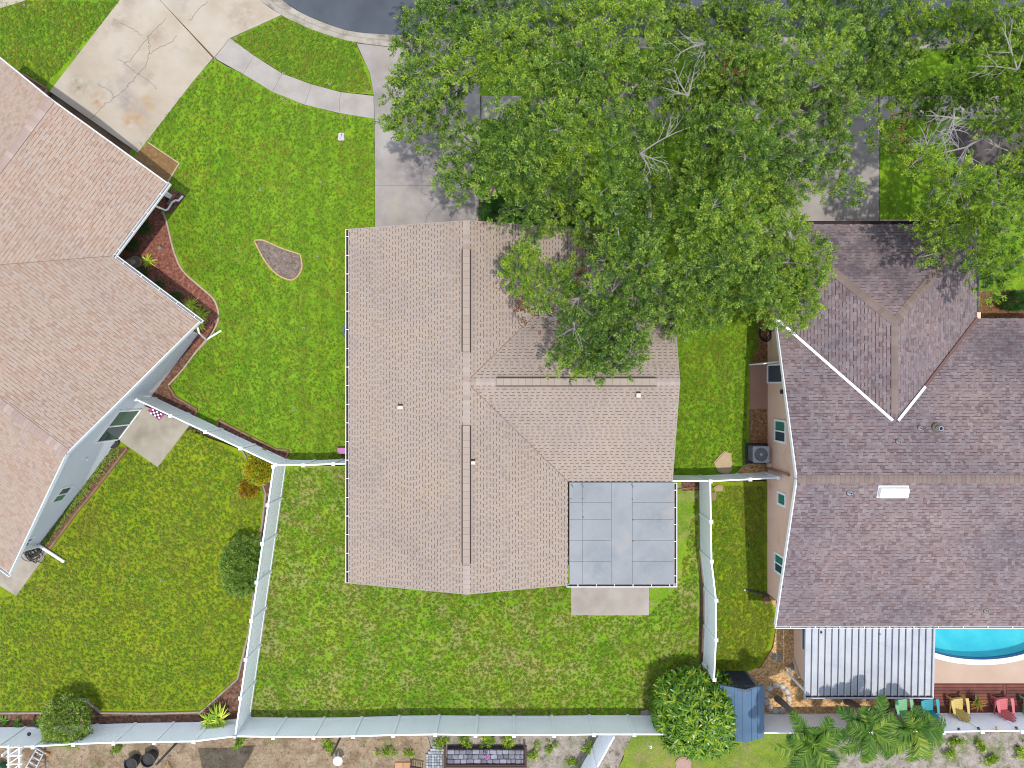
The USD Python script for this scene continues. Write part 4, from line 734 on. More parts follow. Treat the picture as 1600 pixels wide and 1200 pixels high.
def oak(label, outline, holes, root_px, hedge, htop, seed, mats, r=36, per=150, crad=.72, trunk_r=.3, fork=3.0, extra=(), twigs=3, group=None, bare=(), dead=()):
    rng = np.random.default_rng(seed); t = Thing('oak_tree', label, 'tree', (*G(*root_px), 0), group=group)
    poly = Polygon(outline).buffer(-9); holes = [Polygon(h).buffer(5) for h in holes]; pts = poisson(poly, holes, r, rng); cl = []
    for q in pts:
        e = min(1.0, poly.exterior.distance(Point(q))/190.0); h = hedge + (htop-hedge)*e**.6 + rng.normal(0, .6)
        cl.append((*P(q[0], q[1], h), crad*rng.uniform(.75, 1.2), 1.0))
        if rng.random() < .62: cl.append((*P(q[0]+rng.normal(0, 12), q[1]+rng.normal(0, 12), h-1.7), crad*.8, .6))
    for (px, py, h, rad) in extra: cl.append((*P(px, py, h), rad, 1.0))
    cl = np.array(cl); nb = len(cl); bl = [P(*b) for b in bare]
    # skeleton: every clump joins the nearest node that is nearer to the fork
    o = np.array([*G(*root_px), 0.0]); k0 = o + [rng.normal(0, .15), rng.normal(0, .15), fork]
    nodes = [k0]; par = [-1]; targets = np.vstack([cl[:, :3] - [0, 0, .25]] + ([np.array(bl)] if bl else [])); order = np.argsort(np.linalg.norm(targets - k0, axis=1)); at = {}
    for i in order:
        N = np.array(nodes); d = np.linalg.norm(N - targets[i], axis=1) + .45*np.array([0 if j < 0 else np.linalg.norm(N[q]-k0)*.3 for q, j in enumerate(par)]); j = int(np.argmin(d))
        a = N[j]; L = np.linalg.norm(targets[i]-a)
        if L > 2.2:   # a bend on the way so limbs arch
            mid = a*.5 + targets[i]*.5 + np.array([*rng.normal(0, .12*L, 2), .06*L]); nodes.append(mid); par.append(j); j = len(nodes)-1
        nodes.append(targets[i]); par.append(j); at[i] = len(nodes)-1
    cnt = np.ones(len(nodes))
    for i in range(len(nodes)-1, 0, -1): cnt[par[i]] += cnt[i]
    rad = np.minimum(.016*cnt**.5 + .006, trunk_r*.75)
    t.part('trunk', MB().tube([o - [0, 0, .2], o + [0, 0, .15], o*.6 + k0*.4, k0], [trunk_r*1.5, trunk_r*1.15, trunk_r*.95, trunk_r*.85], 10), m_bark_dark)
    top = np.arange(len(nodes))
    for i in range(1, len(nodes)): top[i] = i if par[i] == 0 else top[par[i]]
    for b in np.unique(top[1:]):
        m = MB()
        for i in np.nonzero(top == b)[0]:
            if i == 0: continue
            c = bez(nodes[par[i]], nodes[i], .05, rng, 5); r0 = rad[i] if par[i] == 0 else min(rad[par[i]], rad[i]*1.35); m.tube(c, np.linspace(r0, rad[i], 5), 6, cap=False)
        t.part('limb', m, m_bark)
    m = MB()
    for i in range(nb):
        for _ in range(twigs):
            a = rng.uniform(0, 6.28); v = np.array([math.cos(a), math.sin(a), rng.uniform(-.2, .7)])*cl[i, 3]*rng.uniform(.6, 1.15); c = bez(cl[i, :3]-[0, 0, .25], cl[i, :3]+v, .1, rng, 4); m.tube(c, [.016, .012, .008, .004], 4, cap=False)
    for j in range(len(bl)):   # bare forks: a leader that splits twice
        a0 = rng.uniform(0, 6.28)
        for k in range(3):
            a = a0 + (k-1)*.75 + rng.normal(0, .2); L = rng.uniform(.9, 1.7); v = np.array([math.cos(a), math.sin(a), rng.uniform(.0, .35)])*L; c = bez(bl[j], bl[j]+v, .1, rng, 6); m.tube(c, np.linspace(.035, .01, 6), 5, cap=False)
            for q in range(4):
                p = c[rng.integers(1, 5)]; b = a + rng.choice([-1, 1])*rng.uniform(.4, 1.0); w = np.array([math.cos(b), math.sin(b), rng.uniform(-.1, .4)])*L*rng.uniform(.35, .7); c2 = bez(p, p+w, .12, rng, 5); m.tube(c2, np.linspace(.016, .005, 5), 4, cap=False)
                b += rng.choice([-1, 1])*.6; w = np.array([math.cos(b), math.sin(b), .1])*L*.3; m.tube(bez(c2[2], c2[2]+w, .1, rng, 4), np.linspace(.009, .004, 4), 3, cap=False)
    t.part('twigs', m, m_twig, kind='stuff')
    pos, dr = [], []
    for x, y, z, rr, dens in cl:
        n = int(per*dens*(rr/.8)**2); v = rng.normal(0, 1, (n, 3)); v /= np.linalg.norm(v, axis=1, keepdims=True); v[:, 2] = np.where(v[:, 2] < -.25, -v[:, 2], v[:, 2])
        k = rng.uniform(.25, 1.0, (n, 1))**.6; lump = 1 + .35*(meshkit.noise(v*2.1 + x*7 + y*3, seed)-.5)[:, None]*2
        ax_ = np.array([x, y]) - o[:2]; ax_ /= max(np.linalg.norm(ax_), .5); pr = v[:, :2] @ ax_; vv = v.copy(); vv[:, :2] = (v[:, :2] - pr[:, None]*ax_)*.74 + pr[:, None]*ax_*1.38; vv[:, 2] -= .35*np.maximum(pr, 0)
        pos.append(np.array([x, y, z]) + vv*k*lump*np.array([rr, rr, rr*.62])); q = v*[1, 1, .5] + rng.normal(0, .35, (n, 3)) + [0, 0, .12]; dr.append(q)
    pos, dr = np.vstack(pos), np.vstack(dr); n = len(pos)
    protos = []
    for i in range(6):
        a, b = sprig(seed*10+i); protos.append([(a, mats[i % len(mats)]), (b, m_stalk)])
    sel = meshkit.fbm(pos*.45, 3, seed) + rng.normal(0, .13, n); idx = np.clip((sel-.3)/.4*6, 0, 5).astype(int)
    if dead:
        dp_, dd = [], []
        for (px, py, h_, r_) in dead:
            k_ = rng.normal(0, 1, (26, 3))*[r_, r_, .2]; dp_.append(P(px, py, h_) + k_); dd.append(k_ + rng.normal(0, .3, k_.shape))
        dp_, dd = np.vstack(dp_), np.vstack(dd); pos = np.vstack([pos, dp_]); dr = np.vstack([dr, dd]); idx = np.r_[idx, np.full(len(dp_), 6)]; n = len(pos)
        a, b = sprig(seed*10+9, 20); protos.append([(a, lf_dead), (b, m_twig)])
    t.instancer('crown', protos, pos, quat_from(frames(dr, spin=rng.normal(0, .5, n))), rng.uniform(.7, 1.15, n), idx)
    return t
gA = [[(697,150),(760,105),(795,140),(770,190),(715,195)], [(1012,200),(1085,200),(1082,285),(1022,262)], [(800,352),(900,358),(895,412),(850,425),(812,390)], [(905,428),(945,420),(955,480),(905,490)], [(955,45),(1012,45),(1020,78),(955,78)], [(800,160),(832,158),(828,190),(800,188)], [(738,285),(800,290),(800,335),(745,335)], [(955,150),(1040,150),(1040,185),(985,195)]]
oakA = oak('spreading oak whose leafy limbs reach over the middle house roof and concrete driveway',
    [(628,-60),(645,45),(618,95),(618,200),(640,208),(695,195),(700,268),(745,318),(815,360),(905,345),(905,425),(880,405),(785,395),(800,440),(860,470),(872,545),(930,575),(1012,552),(1010,510),(1050,500),(1050,430),(1030,300),(1060,200),(1040,-60)], gA, (990,178), 5.4, 9.4, 11, [lf_b, lf_a, lf_a, lf_b, lf_a, lf_c],
    r=35, per=132, extra=((812,402,6.2,.5),(838,445,6.2,.6),(870,560,5.8,.42),(920,560,5.7,.6),(935,580,5.6,.3),(985,545,5.7,.55),(635,195,5.8,.5),(640,120,5.8,.55),(705,265,5.9,.45),(735,300,6,.4),(840,355,6,.45)), bare=((915,450,6.6),(905,465,6.3),(1000,240,7.5),(920,110,7.8)), dead=((940,133,8.2,.3),(906,428,6.3,.3),(868,462,6,.45),(1138,110,7.5,.22),(830,482,6,.3)))
oakB = oak('spreading oak whose crown stands between the middle house and the weathered brown roof',
    [(1045,-60),(1065,190),(1035,300),(1055,430),(1060,495),(1130,495),(1195,482),(1250,490),(1278,465),(1285,400),(1240,330),(1300,290),(1325,245),(1320,200),(1345,165),(1392,135),(1400,60),(1440,12),(1450,-60)], [[(1010,195),(1090,200),(1085,290),(1022,262)], [(1300,195),(1375,190),(1372,270),(1318,268)]], (1255,165), 5.2, 8.8, 12, [lf_b, lf_a, lf_a, lf_a, lf_a, lf_c], r=35, per=132,
    extra=((1225,480,5.4,.6),(1262,440,5.5,.6),(1180,470,5.4,.6),(1330,300,5.5,.4),(1075,500,5.4,.5)), bare=((1075,150,7),(1110,70,7.4)))
oakC = oak('sparser oak with bare pale branches by the right edge of the picture',
    [(1500,-60),(1490,30),(1500,75),(1470,120),(1405,160),(1382,185),(1392,250),(1440,310),(1450,370),(1485,395),(1530,430),(1555,465),(1600,440),(1680,400),(1720,250),(1700,-60)], [[(1425,185),(1600,190),(1600,262),(1470,260),(1425,210)], [(1425,90),(1470,85),(1465,125),(1430,130)]], (1585,160), 5.6, 8.6, 13, [lf_b, lf_c, lf_c, lf_a, lf_c, lf_c], r=36, per=118, crad=.7, twigs=4,
    extra=((1445,345,5.4,.55),(1440,400,5.3,.3),(1480,390,5.2,.45),(1545,450,5.2,.5),(1450,55,6.4,.6),(1480,35,6.6,.7),(1412,100,5.8,.5),(1500,150,6.8,.6),(1540,130,7.4,.7),(1520,60,7.2,.7),(1560,90,7.8,.7),(1590,60,7.8,.7),(1395,150,5.7,.5),(1440,145,6.2,.5),(1378,212,5.6,.5),(1595,190,7.4,.5),(1598,240,7,.5),(1425,30,6.2,.6)), bare=((1490,185,7.2),(1470,205,7),(1450,235,6.6),(1510,230,6.8),(1535,215,7),(1560,230,6.8),(1590,110,8),(1500,270,6.2)), dead=((1430,215,6.2,.5),(1450,255,6,.4)))
# ------------------------------------------------------------------ bushes and plants
lf_strap = leafmat('strap_leaf', [A(74, 110, 22), A(120, 150, 34), A(170, 186, 60), A(206, 204, 96)], .25)
def bush(name, label, cat, c, rx, ry, rz, mats, n, seed, L=.16, ll=.06, lw=.03, nl=12, z0=.1, group=None, sc=(.7, 1.2), lumps=.5, patch=0):
    rng = np.random.default_rng(seed); t = Thing(name, label, cat, (c[0], c[1], 0), group=group); v = rng.normal(0, 1, (n, 3)); v /= np.linalg.norm(v, axis=1, keepdims=True); v[:, 2] = np.abs(v[:, 2])*1.1 - .12
    k = rng.uniform(.55, 1.0, (n, 1))**.5*(1 + lumps*(meshkit.fbm(v*1.8 + seed*3.1, 3, seed)-.5)[:, None]*2); pos = np.array([c[0], c[1], c[2]]) + v*k*[rx, ry, rz]; pos[:, 2] = np.maximum(pos[:, 2], z0)
    if patch:
        ce = rng.normal(0, .55, (patch, 2))*[rx, ry]; w_i = rng.integers(0, patch, n); pos[:, :2] = np.array(c[:2]) + ce[w_i] + rng.normal(0, .22, (n, 2))*np.linspace(.5, 1.1, patch)[w_i][:, None]*[rx, ry]
    st = MB()
    for i in range(7):
        a = rng.uniform(0, 6.28); e = np.array([c[0]+math.cos(a)*rx*.5, c[1]+math.sin(a)*ry*.5, c[2]+rz*.4]); st.tube(bez((c[0], c[1], -.1), e, .1, rng, 5), [.035, .03, .024, .018, .01], 5, cap=False)
    t.part('stems', st, m_bark_dark)
    protos = []
    for i in range(4):
        a, b = sprig(seed*7+i, nl, L, ll, lw, 1.0); protos.append([(a, mats[i % len(mats)]), (b, m_stalk)])
    t.instancer('foliage', protos, pos, quat_from(frames(v + rng.normal(0, .35, v.shape) + [0, 0, .25], spin=rng.normal(0, .6, n))), rng.uniform(*sc, n), rng.integers(0, 4, n)); return t
lf_bush = leafmat('bush_leaf', [A(44, 72, 22), A(82, 114, 36), A(122, 150, 56), A(164, 178, 84)], .25)
lf_shade = leafmat('shrub_leaf_dark', [A(20, 50, 20), A(32, 84, 26), A(52, 116, 34)], .25)
lf_ylw = leafmat('croton_yellow', [A(130, 150, 20), A(180, 170, 24), A(200, 176, 30), A(150, 170, 36)], .3, lk=1.7)
lf_orange = leafmat('croton_orange', [A(120, 74, 24), A(170, 110, 34), A(110, 120, 30)], .25, lk=1.5)
lf_mixed = leafmat('variegated_leaf', [A(60, 90, 24), A(110, 140, 40), A(160, 170, 70), A(196, 150, 140)], .25)
q = P(105, 1127, 1.1); bush('round_bush', 'clipped round green bush leaning over the fence near the bottom left corner', 'bush', (q[0], q[1], .95), 1.05, 1.05, .95, [lf_bush, lf_bush, lf_mixed, lf_bush], 2600, 21)
q = P(378, 884, 1.0); bush('round_bush', 'green bush with a ragged top beside the fence between the back lawns', 'bush', (q[0], q[1], .8), .95, 1.3, .95, [lf_bush, lf_bush, lf_shade, lf_bush], 2600, 22)
for i, (px, py, r, lab) in enumerate(((778,331,.75,'dark green shrub at the edge of the driveway by the cream edging'), (818,338,.6,'low dark shrub squeezed behind the driveway shrub at the roof edge'), (862,332,.8,'dark green shrub half hidden under the oak beside the north gable'), (900,338,.7,'dark shrub deepest under the oak beside the north gable'))):
    q = P(px, py, .7); bush('shrub', lab, 'shrub', (q[0], q[1], .55), r, r*.9, .75, [lf_shade], 900, 30+i)
for i, (px, py, lab) in enumerate(((231,358,'small dark shrub in the red mulch nearest the downspout'), (211,385,'small dark shrub in the shaded mulch by the inner roof corner'), (227,431,'small dark shrub under the gutter, just below the stone urn'), (252,450,'small dark shrub halfway along the gutter above the red mulch'), (278,467,'small dark shrub next to the spiky clumps under the gutter'))):
    bush('small_shrub', lab, 'shrub', (*G(px, py), .22), .27, .27, .32, [lf_shade], 170, 40+i, L=.1, ll=.05, lw=.02)
q = G(402, 738); bush('croton', 'bright yellow-green croton bush in the angle of the slanting fence', 'shrub', (*G(408,728), .25), .6, .75, .42, [lf_ylw, lf_strap, lf_ylw, lf_ylw], 700, 51, L=.14, ll=.11, lw=.035)
bush('low_croton', 'low yellow and red leaved plant at the end of the croton bed', 'plant', (*G(392,762), .12), .45, .35, .2, [lf_ylw, lf_orange, lf_orange, lf_ylw], 220, 52, L=.12, ll=.09, lw=.03)
bush('shrub', 'low leafy shrub at the foot of the weathered house beyond its east eave', 'shrub', (*G(1575,472), .3), .7, .4, .5, [lf_shade], 500, 53)
def straps(m, c, n, L, W, rng, up=(.35, 1.1), droop=.5, seg=4):
    for _ in range(n):
        a = rng.uniform(0, 6.28); e = rng.uniform(*up); l = L*rng.uniform(.7, 1.15); t = np.linspace(0, 1, seg+1)[:, None]; d = np.array([math.cos(a)*math.cos(e), math.sin(a)*math.cos(e), math.sin(e)])
        p = np.asarray(c) + d*l*t + np.array([0, 0, -droop*l])*t*t; s = np.cross(d, (0, 0, 1)); s /= np.linalg.norm(s); w = W*np.array([.7, 1, .85, .5, .05][:seg+1])[:, None]/2
        v = np.vstack([p - s*w, p + s*w + [0, 0, .004]]); m.add(v, [[i, i+1, seg+2+i, seg+1+i] for i in range(seg)])
    return m
lf_strap_d = leafmat('strap_leaf_dark', [A(40, 76, 24), A(72, 112, 34), A(110, 150, 50)], .25)
def spiky(name, label, cat, px, py, n, L, W, seed, mat, z=.05, group=None, heads=1, spread=0, up=(.35, 1.1), hz=0.0):
    rng = np.random.default_rng(seed); c = G(px, py); t = Thing(name, label, cat, (*c, 0), group=group)
    for k in range(heads):
        o = np.array([*c, z + hz]) + np.array([*rng.normal(0, spread, 2), rng.uniform(0, .1)]) if heads > 1 else np.array([*c, z + hz])
        if hz: t.part('stem', MB().tube([(o[0], o[1], -.05), o], [.04, .03], 6), m_bark)
        t.part('leaves', straps(MB(), o, n, L, W, rng, up), mat, kind='stuff')
    return t
spiky('spiky_plant', 'bright yellow-green spiky clump beside the stone urn', 'plant', 233, 408, 46, .5, .05, 61, lf_strap)
spiky('spiky_plant', 'large dark-centred spiky clump below the roof corner, upper of the two', 'plant', 301, 477, 52, .6, .05, 62, lf_strap)
spiky('spiky_plant', 'spiky yellow-green clump on the outer side of the mulch bend', 'plant', 316, 492, 48, .55, .05, 63, lf_strap)
spiky('spiky_plant', 'spiky clump half under the white gutter end', 'plant', 312, 508, 44, .5, .05, 64, lf_strap)
spiky('spiky_plant', 'small spiky yellow-green plant beyond the fence beside the fence stub', 'plant', 920, 1168, 44, .62, .05, 65, lf_strap, up=(.2, 1.2))
spiky('strap_leaf_plant', 'strap-leaved plant in the corner bed where the fences meet', 'plant', 340, 1117, 22, .75, .07, 66, lf_strap, heads=5, spread=.3, up=(.1, 1.0), hz=.5)
for i, (px, py, s) in enumerate(((8,1126,.35),(30,1129,.4),(62,1127,.5))):
    spiky('tufted_plant', ('leafy tuft at the far left of the fence bed', 'second leafy tuft along the fence bed from the left edge', 'larger leafy tuft beside the clipped round bush')[i], 'plant', px, py, 26, s, .06, 70+i, lf_strap_d)
rng = np.random.default_rng(8)
# groundcover along the grey wall
gc = Thing('groundcover', 'strip of low strappy green groundcover along the grey stucco wall', 'groundcover', (*G(130, 775), 0), kind='stuff'); m = MB(); gp = PG((174,700),(190,702),(70,852),(62,848))
for p in rng.uniform(gp.bounds[:2], gp.bounds[2:], (1500, 2)):
    if gp.contains(Point(p)): straps(m, (*p, .02), 9, .27, .03, rng, (.3, 1.2))
gc.part('leaves', m, leafmat('groundcover_leaf', [A(62, 84, 26), A(104, 122, 40), A(146, 150, 66), A(172, 164, 96)], .25), kind='stuff')
# the big rosette shrub
c = P(1094, 1125, 1.9); rs = Thing('rosette_shrub', 'big dome shrub of glossy leaf rosettes with yellow centres beside the blue-grey shed', 'shrub', (*G(1068, 1090), 0))
rm = leafmat('rosette_leaf', [A(34, 64, 14), A(66, 108, 22), A(104, 140, 30), A(156, 172, 52)], .2, rough=.32, lk=2.1); rmc = leafmat('rosette_centre', [A(130, 160, 24), A(176, 180, 40), A(206, 176, 50)], .2, lk=1.9)
protos = []
for k in range(4):
    g2 = np.random.default_rng(90+k); m = straps(MB(), (0, 0, 0), 36, .40, .075, g2, (-.1, .9), .25, 3); m2 = straps(MB(), (0, 0, .02), 9, .12, .03, g2, (.4, 1.3), .1, 2); m3 = MB().lathe([(.018, .03), (.014, .05), (.001, .06)], (0, 0, 0), 6); protos.append([(m, rm), (m2, rmc), (m3, rmc)])
n = 300; v = rng.normal(0, 1, (n*3, 3)); v /= np.linalg.norm(v, axis=1, keepdims=True); v[:, 2] = np.abs(v[:, 2])*1.1 - .15; keep = []
for i in range(len(v)):
    if all(np.linalg.norm(v[i]-v[j]) > .15 for j in keep): keep.append(i)
v = v[keep]; a = np.arctan2(v[:, 1], v[:, 0]); sq = 1/np.maximum(np.abs(np.cos(a)), np.abs(np.sin(a)))**.45
pos = np.array([c[0], c[1], 1.15]) + v*np.stack([1.92*sq, 1.85*sq, np.full(len(v), 1.75)], 1)*(1 + .1*(meshkit.fbm(v*2, 2, 4)-.5)[:, None]*2); pos[:, 0] += .12*(pos[:, 1]-c[1])*-.35
dirs = v*[.8, .8, 1] + [0, 0, .35]; dirs /= np.linalg.norm(dirs, axis=1, keepdims=True); xs = np.cross(dirs, rng.normal(0, 1, dirs.shape)); xs /= np.linalg.norm(xs, axis=1, keepdims=True)
st = MB()
for p in pos[::2]: st.tube(bez((c[0]-.3, c[1]+.6, 0), p - [0, 0, .05], .1, rng, 5), [.05, .04, .03, .022, .015], 5, cap=False)
rs.part('stems', st, m_bark)
rs.instancer('foliage', protos, np.vstack([pos, pos*.88 + np.array([c[0], c[1], 1.15])*.12]), np.vstack([quat_from(np.stack([xs, np.cross(dirs, xs), dirs], 2))]*2), np.r_[rng.uniform(.8, 1.15, len(pos)), rng.uniform(.8, 1.1, len(pos))], np.r_[rng.integers(0, 4, len(pos)), rng.integers(0, 4, len(pos))])
# palms
lf_palm = leafmat('palm_leaf', [A(30, 72, 16), A(62, 108, 24), A(104, 142, 34), A(176, 190, 76)], .25, .6, lk=1.55)
def palm(label, base_px, crown, seed, fronds, L=2.0, tr=.13):
    rng = np.random.default_rng(seed); b = np.array([*G(*base_px), 0]); top = np.asarray(crown, float); t = Thing('palm_tree', label, 'palm tree', b)
    pts = bez(b - [0, 0, .1], top, .0, rng, 8); t.part('trunk', MB().tube(pts, np.linspace(tr*1.25, tr*.8, 8), 10), M('palm_trunk', [A(122,108,100), A(150,138,130)], scale=4, rough=.9) if not stage.GetPrimAtPath(LK+'palm_trunk') else LK+'palm_trunk')
    t.part('crownshaft', MB().tube([top - [0, 0, .1], top + [0, 0, .35], top + [0, 0, .6]], [tr*.95, tr*.75, .04], 8), plain('crownshaft', A(110,150,60), .4) if not stage.GetPrimAtPath(LK+'crownshaft') else LK+'crownshaft')
    for az, ln, el in list(fronds) + [(f[0]+21, f[1]*.85, f[2]+14) for f in fronds[::2]]:
        m = MB(); a = math.radians(az); h = np.array([math.cos(a), math.sin(a), 0]); s = np.array([-math.sin(a), math.cos(a), 0]); l = ln; e = math.radians(el); n = 54; tt = np.linspace(0, 1, n)
        r = top + [0, 0, .45] + (h*math.cos(e) + [0, 0, math.sin(e)])*l*tt[:, None] + np.array([0, 0, -1.0])*(.55*l*tt**2.1)[:, None] + s*(rng.normal(0, .12)*l*tt**2)[:, None]
        m.tube(r[::5], np.linspace(.028, .006, len(r[::5])), 4, cap=False)
        for i in range(5, n):
            w = math.sin(math.pi*min(1, (tt[i]*.88+.1)))**.6*.52
            d = r[i]-r[i-1]; d /= np.linalg.norm(d)
            for sg in (-1, 1):
                dr = s*sg*.85 + d*.65 + np.array([0, 0, rng.uniform(-.05, .45)]); dr /= np.linalg.norm(dr); ll = w*rng.uniform(.85, 1.1); tip = r[i] + dr*ll + [0, 0, -.18*ll]; mid = r[i] + dr*ll*.5; o = d*.028
                m.add([r[i]-o*.6, r[i]+o*.6, mid+o, mid-o, tip], [[0, 1, 2], [0, 2, 3], [3, 2, 4]])
        t.part('frond', m, lf_palm)
    return t
m_pt = None
palm('left palm of the group, its trunk leaning out of the white stone ring', (1214,1092), P(1262,1152, 4.1), 81, [(130,1.9,35),(165,1.5,40),(205,1.7,20),(240,1.8,25),(280,1.9,25),(320,1.7,30),(20,1.6,40),(60,1.7,40),(95,1.4,55)])
palm('middle palm, its trunk rising beside the front edge of the ribbed awning', (1322,1097), P(1352,1132, 3.4), 82, [(140,1.9,30),(100,1.6,45),(75,1.9,35),(190,1.6,25),(225,1.7,20),(265,1.7,25),(310,1.8,25),(345,1.7,30),(30,1.5,40)])
palm('right palm whose fronds spread over the green chair and the deck fence', (1395,1108), P(1418,1130, 3.3), 83, [(50,1.4,50),(10,1.7,20),(335,1.8,20),(300,1.9,20),(265,1.7,30),(225,1.8,25),(180,1.5,35),(120,1.4,50),(85,1.5,45)])

# ------------------------------------------------------------------ pool, deck, chairs
pc, prx, pry = G(1532, 984), 112/32, 46/32
ang = np.linspace(0, 2*math.pi, 72, endpoint=False); el = Polygon(np.c_[pc[0]+prx*np.cos(ang), pc[1]+pry*np.sin(ang)])
sheet('pool_deck', PG((1262,940),(1720,940),(1720,1067),(1262,1067)).intersection(PG((1262,900),(1599,900),(1599,1100),(1262,1100))).difference(el.buffer(.26)), .05, M('peach_deck', [A(228,196,172), A(240,212,190)], scale=.8, fine=.05, rough=.8))
ob = PG((1262,940),(1720,940),(1720,1067),(1262,1067)).difference(el.buffer(.26)).difference(PG((1262,900),(1600,900),(1600,1100),(1262,1100)))
sheet('pool_deck', ob, .05, LK+'peach_deck')
sp = Thing('swimming_pool', 'turquoise swimming pool with a rounded white rim beside the ribbed awning', 'swimming pool', (*pc, 0))
sp.part('coping', MB().prism(el.buffer(.25).difference(el), -.3, .075), M('white_coping', [(.68,.68,.66),(.76,.76,.74)], scale=2, rough=.6))
m = MB(); prof = [(1.0, .05), (1.0, -.28), (.93, -.5), (.55, -1.0), (.001, -1.15)]; V = np.vstack([np.c_[pc[0]+prx*k*np.cos(ang), pc[1]+pry*k*np.sin(ang), np.full(72, z)] for k, z in prof])
m.add(V, [[i*72+(k+1) % 72, i*72+k, (i+1)*72+k, (i+1)*72+(k+1) % 72] for i in range(4) for k in range(72)]); sp.part('basin', m, M('pool_plaster', [A(66,200,222,1.5), A(136,228,238,1.5)], scale=.8, rough=.7), smooth=40)
el2 = el.buffer(-.004); m = MB().prism(el.buffer(-.004).difference(el.buffer(-.06)), -.14, -.002); sp.part('tile_band', m, M('blue_tile', [A(24,84,150), A(40,110,176)], scale=6, rough=.3))
v, f = trimesh.creation.triangulate_polygon(el.buffer(-.062), engine='earcut')
m_water = usdkit.material(stage, LK + 'pool_water', {'g': ('geometry', {}), 'n': ('noise_texture', {'scale': 2.6, 'detail': 4.0, 'distortion': .6}), 'b': ('bump', {'strength': .6, 'distance': .06}), 'f': ('fresnel', {'IOR': 1.33}), 't': ('transparent_bsdf', {'color': (.62, .97, .985)}), 'y': ('glossy_bsdf', {'color': (.9, .95, 1), 'roughness': .04}), 'm': ('mix_closure', {})},
    [('g.position', 'n.vector'), ('n.fac', 'b.height'), ('b.normal', 'f.normal'), ('b.normal', 'y.normal'), ('f.fac', 'm.fac'), ('t.BSDF', 'm.closure1'), ('y.BSDF', 'm.closure2')], surface='m.closure')
single('water', (np.c_[v, np.full(len(v), -.05)], f), m_water, kind='structure')
wd = Thing('wooden_deck', 'red-brown plank deck between the pool and the fence', 'deck', (*G(1530, 1092), 0))
m_plank = [M(f'deck_plank_{k}', [A(*[c*s for c in (112, 58, 48)]), A(*[c*s for c in (142, 80, 66)])], scale=2.5, fine=.15, rough=.7) for k, s in enumerate((.86, 1.0, 1.12))]
y0_, y1_ = G(0, 1068)[1], G(0, 1116)[1]; npk = 10; dy = (y0_-y1_)/npk; rng = np.random.default_rng(12)
xa, xb, xc_ = G(1385, 0)[0], G(1568, 0)[0], G(1650, 0)[0]
for i in range(npk):
    for a, b in ((xa, xb-.09), (xb+.09, xc_)):
        y = y0_ - dy*(i+.5); wd.part('plank', MB().box(((a+b)/2, y, .07+rng.uniform(-.003, .003)), (b-a-.01, dy-.012, .04), ch=.006), m_plank[rng.integers(0, 3)])
wd.part('plank', MB().box((xb, (y0_+y1_)/2, .07), (.16, y0_-y1_, .04), ch=.006), m_plank[1]); wd.part('joists', MB().box(((xa+xc_)/2, (y0_+y1_)/2, -.06), (xc_-xa, y0_-y1_-.02, .2)), m_gutter_dark)
def adirondack(label, px, py, yaw, col, nm):
    """chair: x to its left, y forward; z up"""
    mt = stage.GetPrimAtPath(LK+nm) and LK+nm or plain(nm, col, .4); c = G(px, py); t = Thing('garden_chair', label, 'chair', (*c, .09)); cz, sz = math.cos(yaw), math.sin(yaw)
    Mx = np.array([[cz, -sz, 0, c[0]], [sz, cz, 0, c[1]], [0, 0, 1, .09], [0, 0, 0, 1]]); put = lambda n, m, parent=None: t.part(n, m.xf(Mx), mt, parent=parent)
    for i in range(6):   # seat slats, falling to the back
        y = .3 - i*.098; z = .37 - .10*(i/5); put('seat_slat', MB().box((0, y, z), (.5, .088, .022), ch=.006))
    for i in range(5):   # fan-shaped back with a round top
        x = (i-2)*.104; hh = .80 - .06*abs(i-2)**1.5; a = np.array([x*.82, -.22, .24]); b = np.array([x*1.12, -.22-.34*hh, .24+hh*.92]); put('back_slat', MB().beam(a, b, .094, .02, up=(0, 1, .4), ch=.006))
    put('back_rail', MB().beam((-.27, -.37, .56), (.27, -.37, .56), .03, .06))
    for s in (-1, 1):
        put('armrest', MB().prism(Polygon([(s*.27, .40), (s*.42, .40), (s*.43, .2), (s*.38, -.38), (s*.28, -.38), (s*.285, .1)]), .535, .56, bottom=True))
        put('leg', MB().beam((s*.31, .36, 0), (s*.31, .36, .535), .03, .1, up=(0, 1, 0))); put('leg', MB().beam((s*.29, .42, .33), (s*.29, -.58, 0.03), .03, .1, up=(0, 0, 1)))
    put('stretcher', MB().beam((-.3, .34, .3), (.3, .34, .3), .03, .08)); return t
adirondack('pale green garden chair nearest the palms, partly under fronds', 1402, 1097, .12, A(140,220,160), 'green_plastic')
adirondack('turquoise garden chair beside the corner of the awning', 1442, 1097, .12, A(20,180,196), 'turquoise_plastic')
adirondack('yellow garden chair on the plank deck', 1488, 1096, .14, A(244,214,120), 'yellow_plastic')
adirondack('pink garden chair on the plank deck', 1557, 1096, .14, A(244,128,136), 'pink_plastic')
adirondack('pale green garden chair cut by the right edge of the picture', 1602, 1096, .14, A(140,220,160), 'green_plastic')
dp = Thing('potted_plant', 'orange and green leaved plant between the yellow and pink chairs', 'plant', (*G(1520, 1092), .09)); r9 = np.random.default_rng(99)
dp.part('pot', MB().lathe([(.12, .1), (.15, .3), (.16, .36), (.13, .36), (.12, .28)], (*G(1518, 1092), 0), 14), m_dark); dp.part('leaves', straps(MB(), (*G(1519, 1093), .45), 34, .5, .06, r9, (.0, 1.0), .4), lf_orange, kind='stuff'); dp.part('leaves', straps(MB(), (*G(1514, 1089), .5), 20, .42, .05, r9, (.2, 1.2), .4), lf_strap_d, kind='stuff')
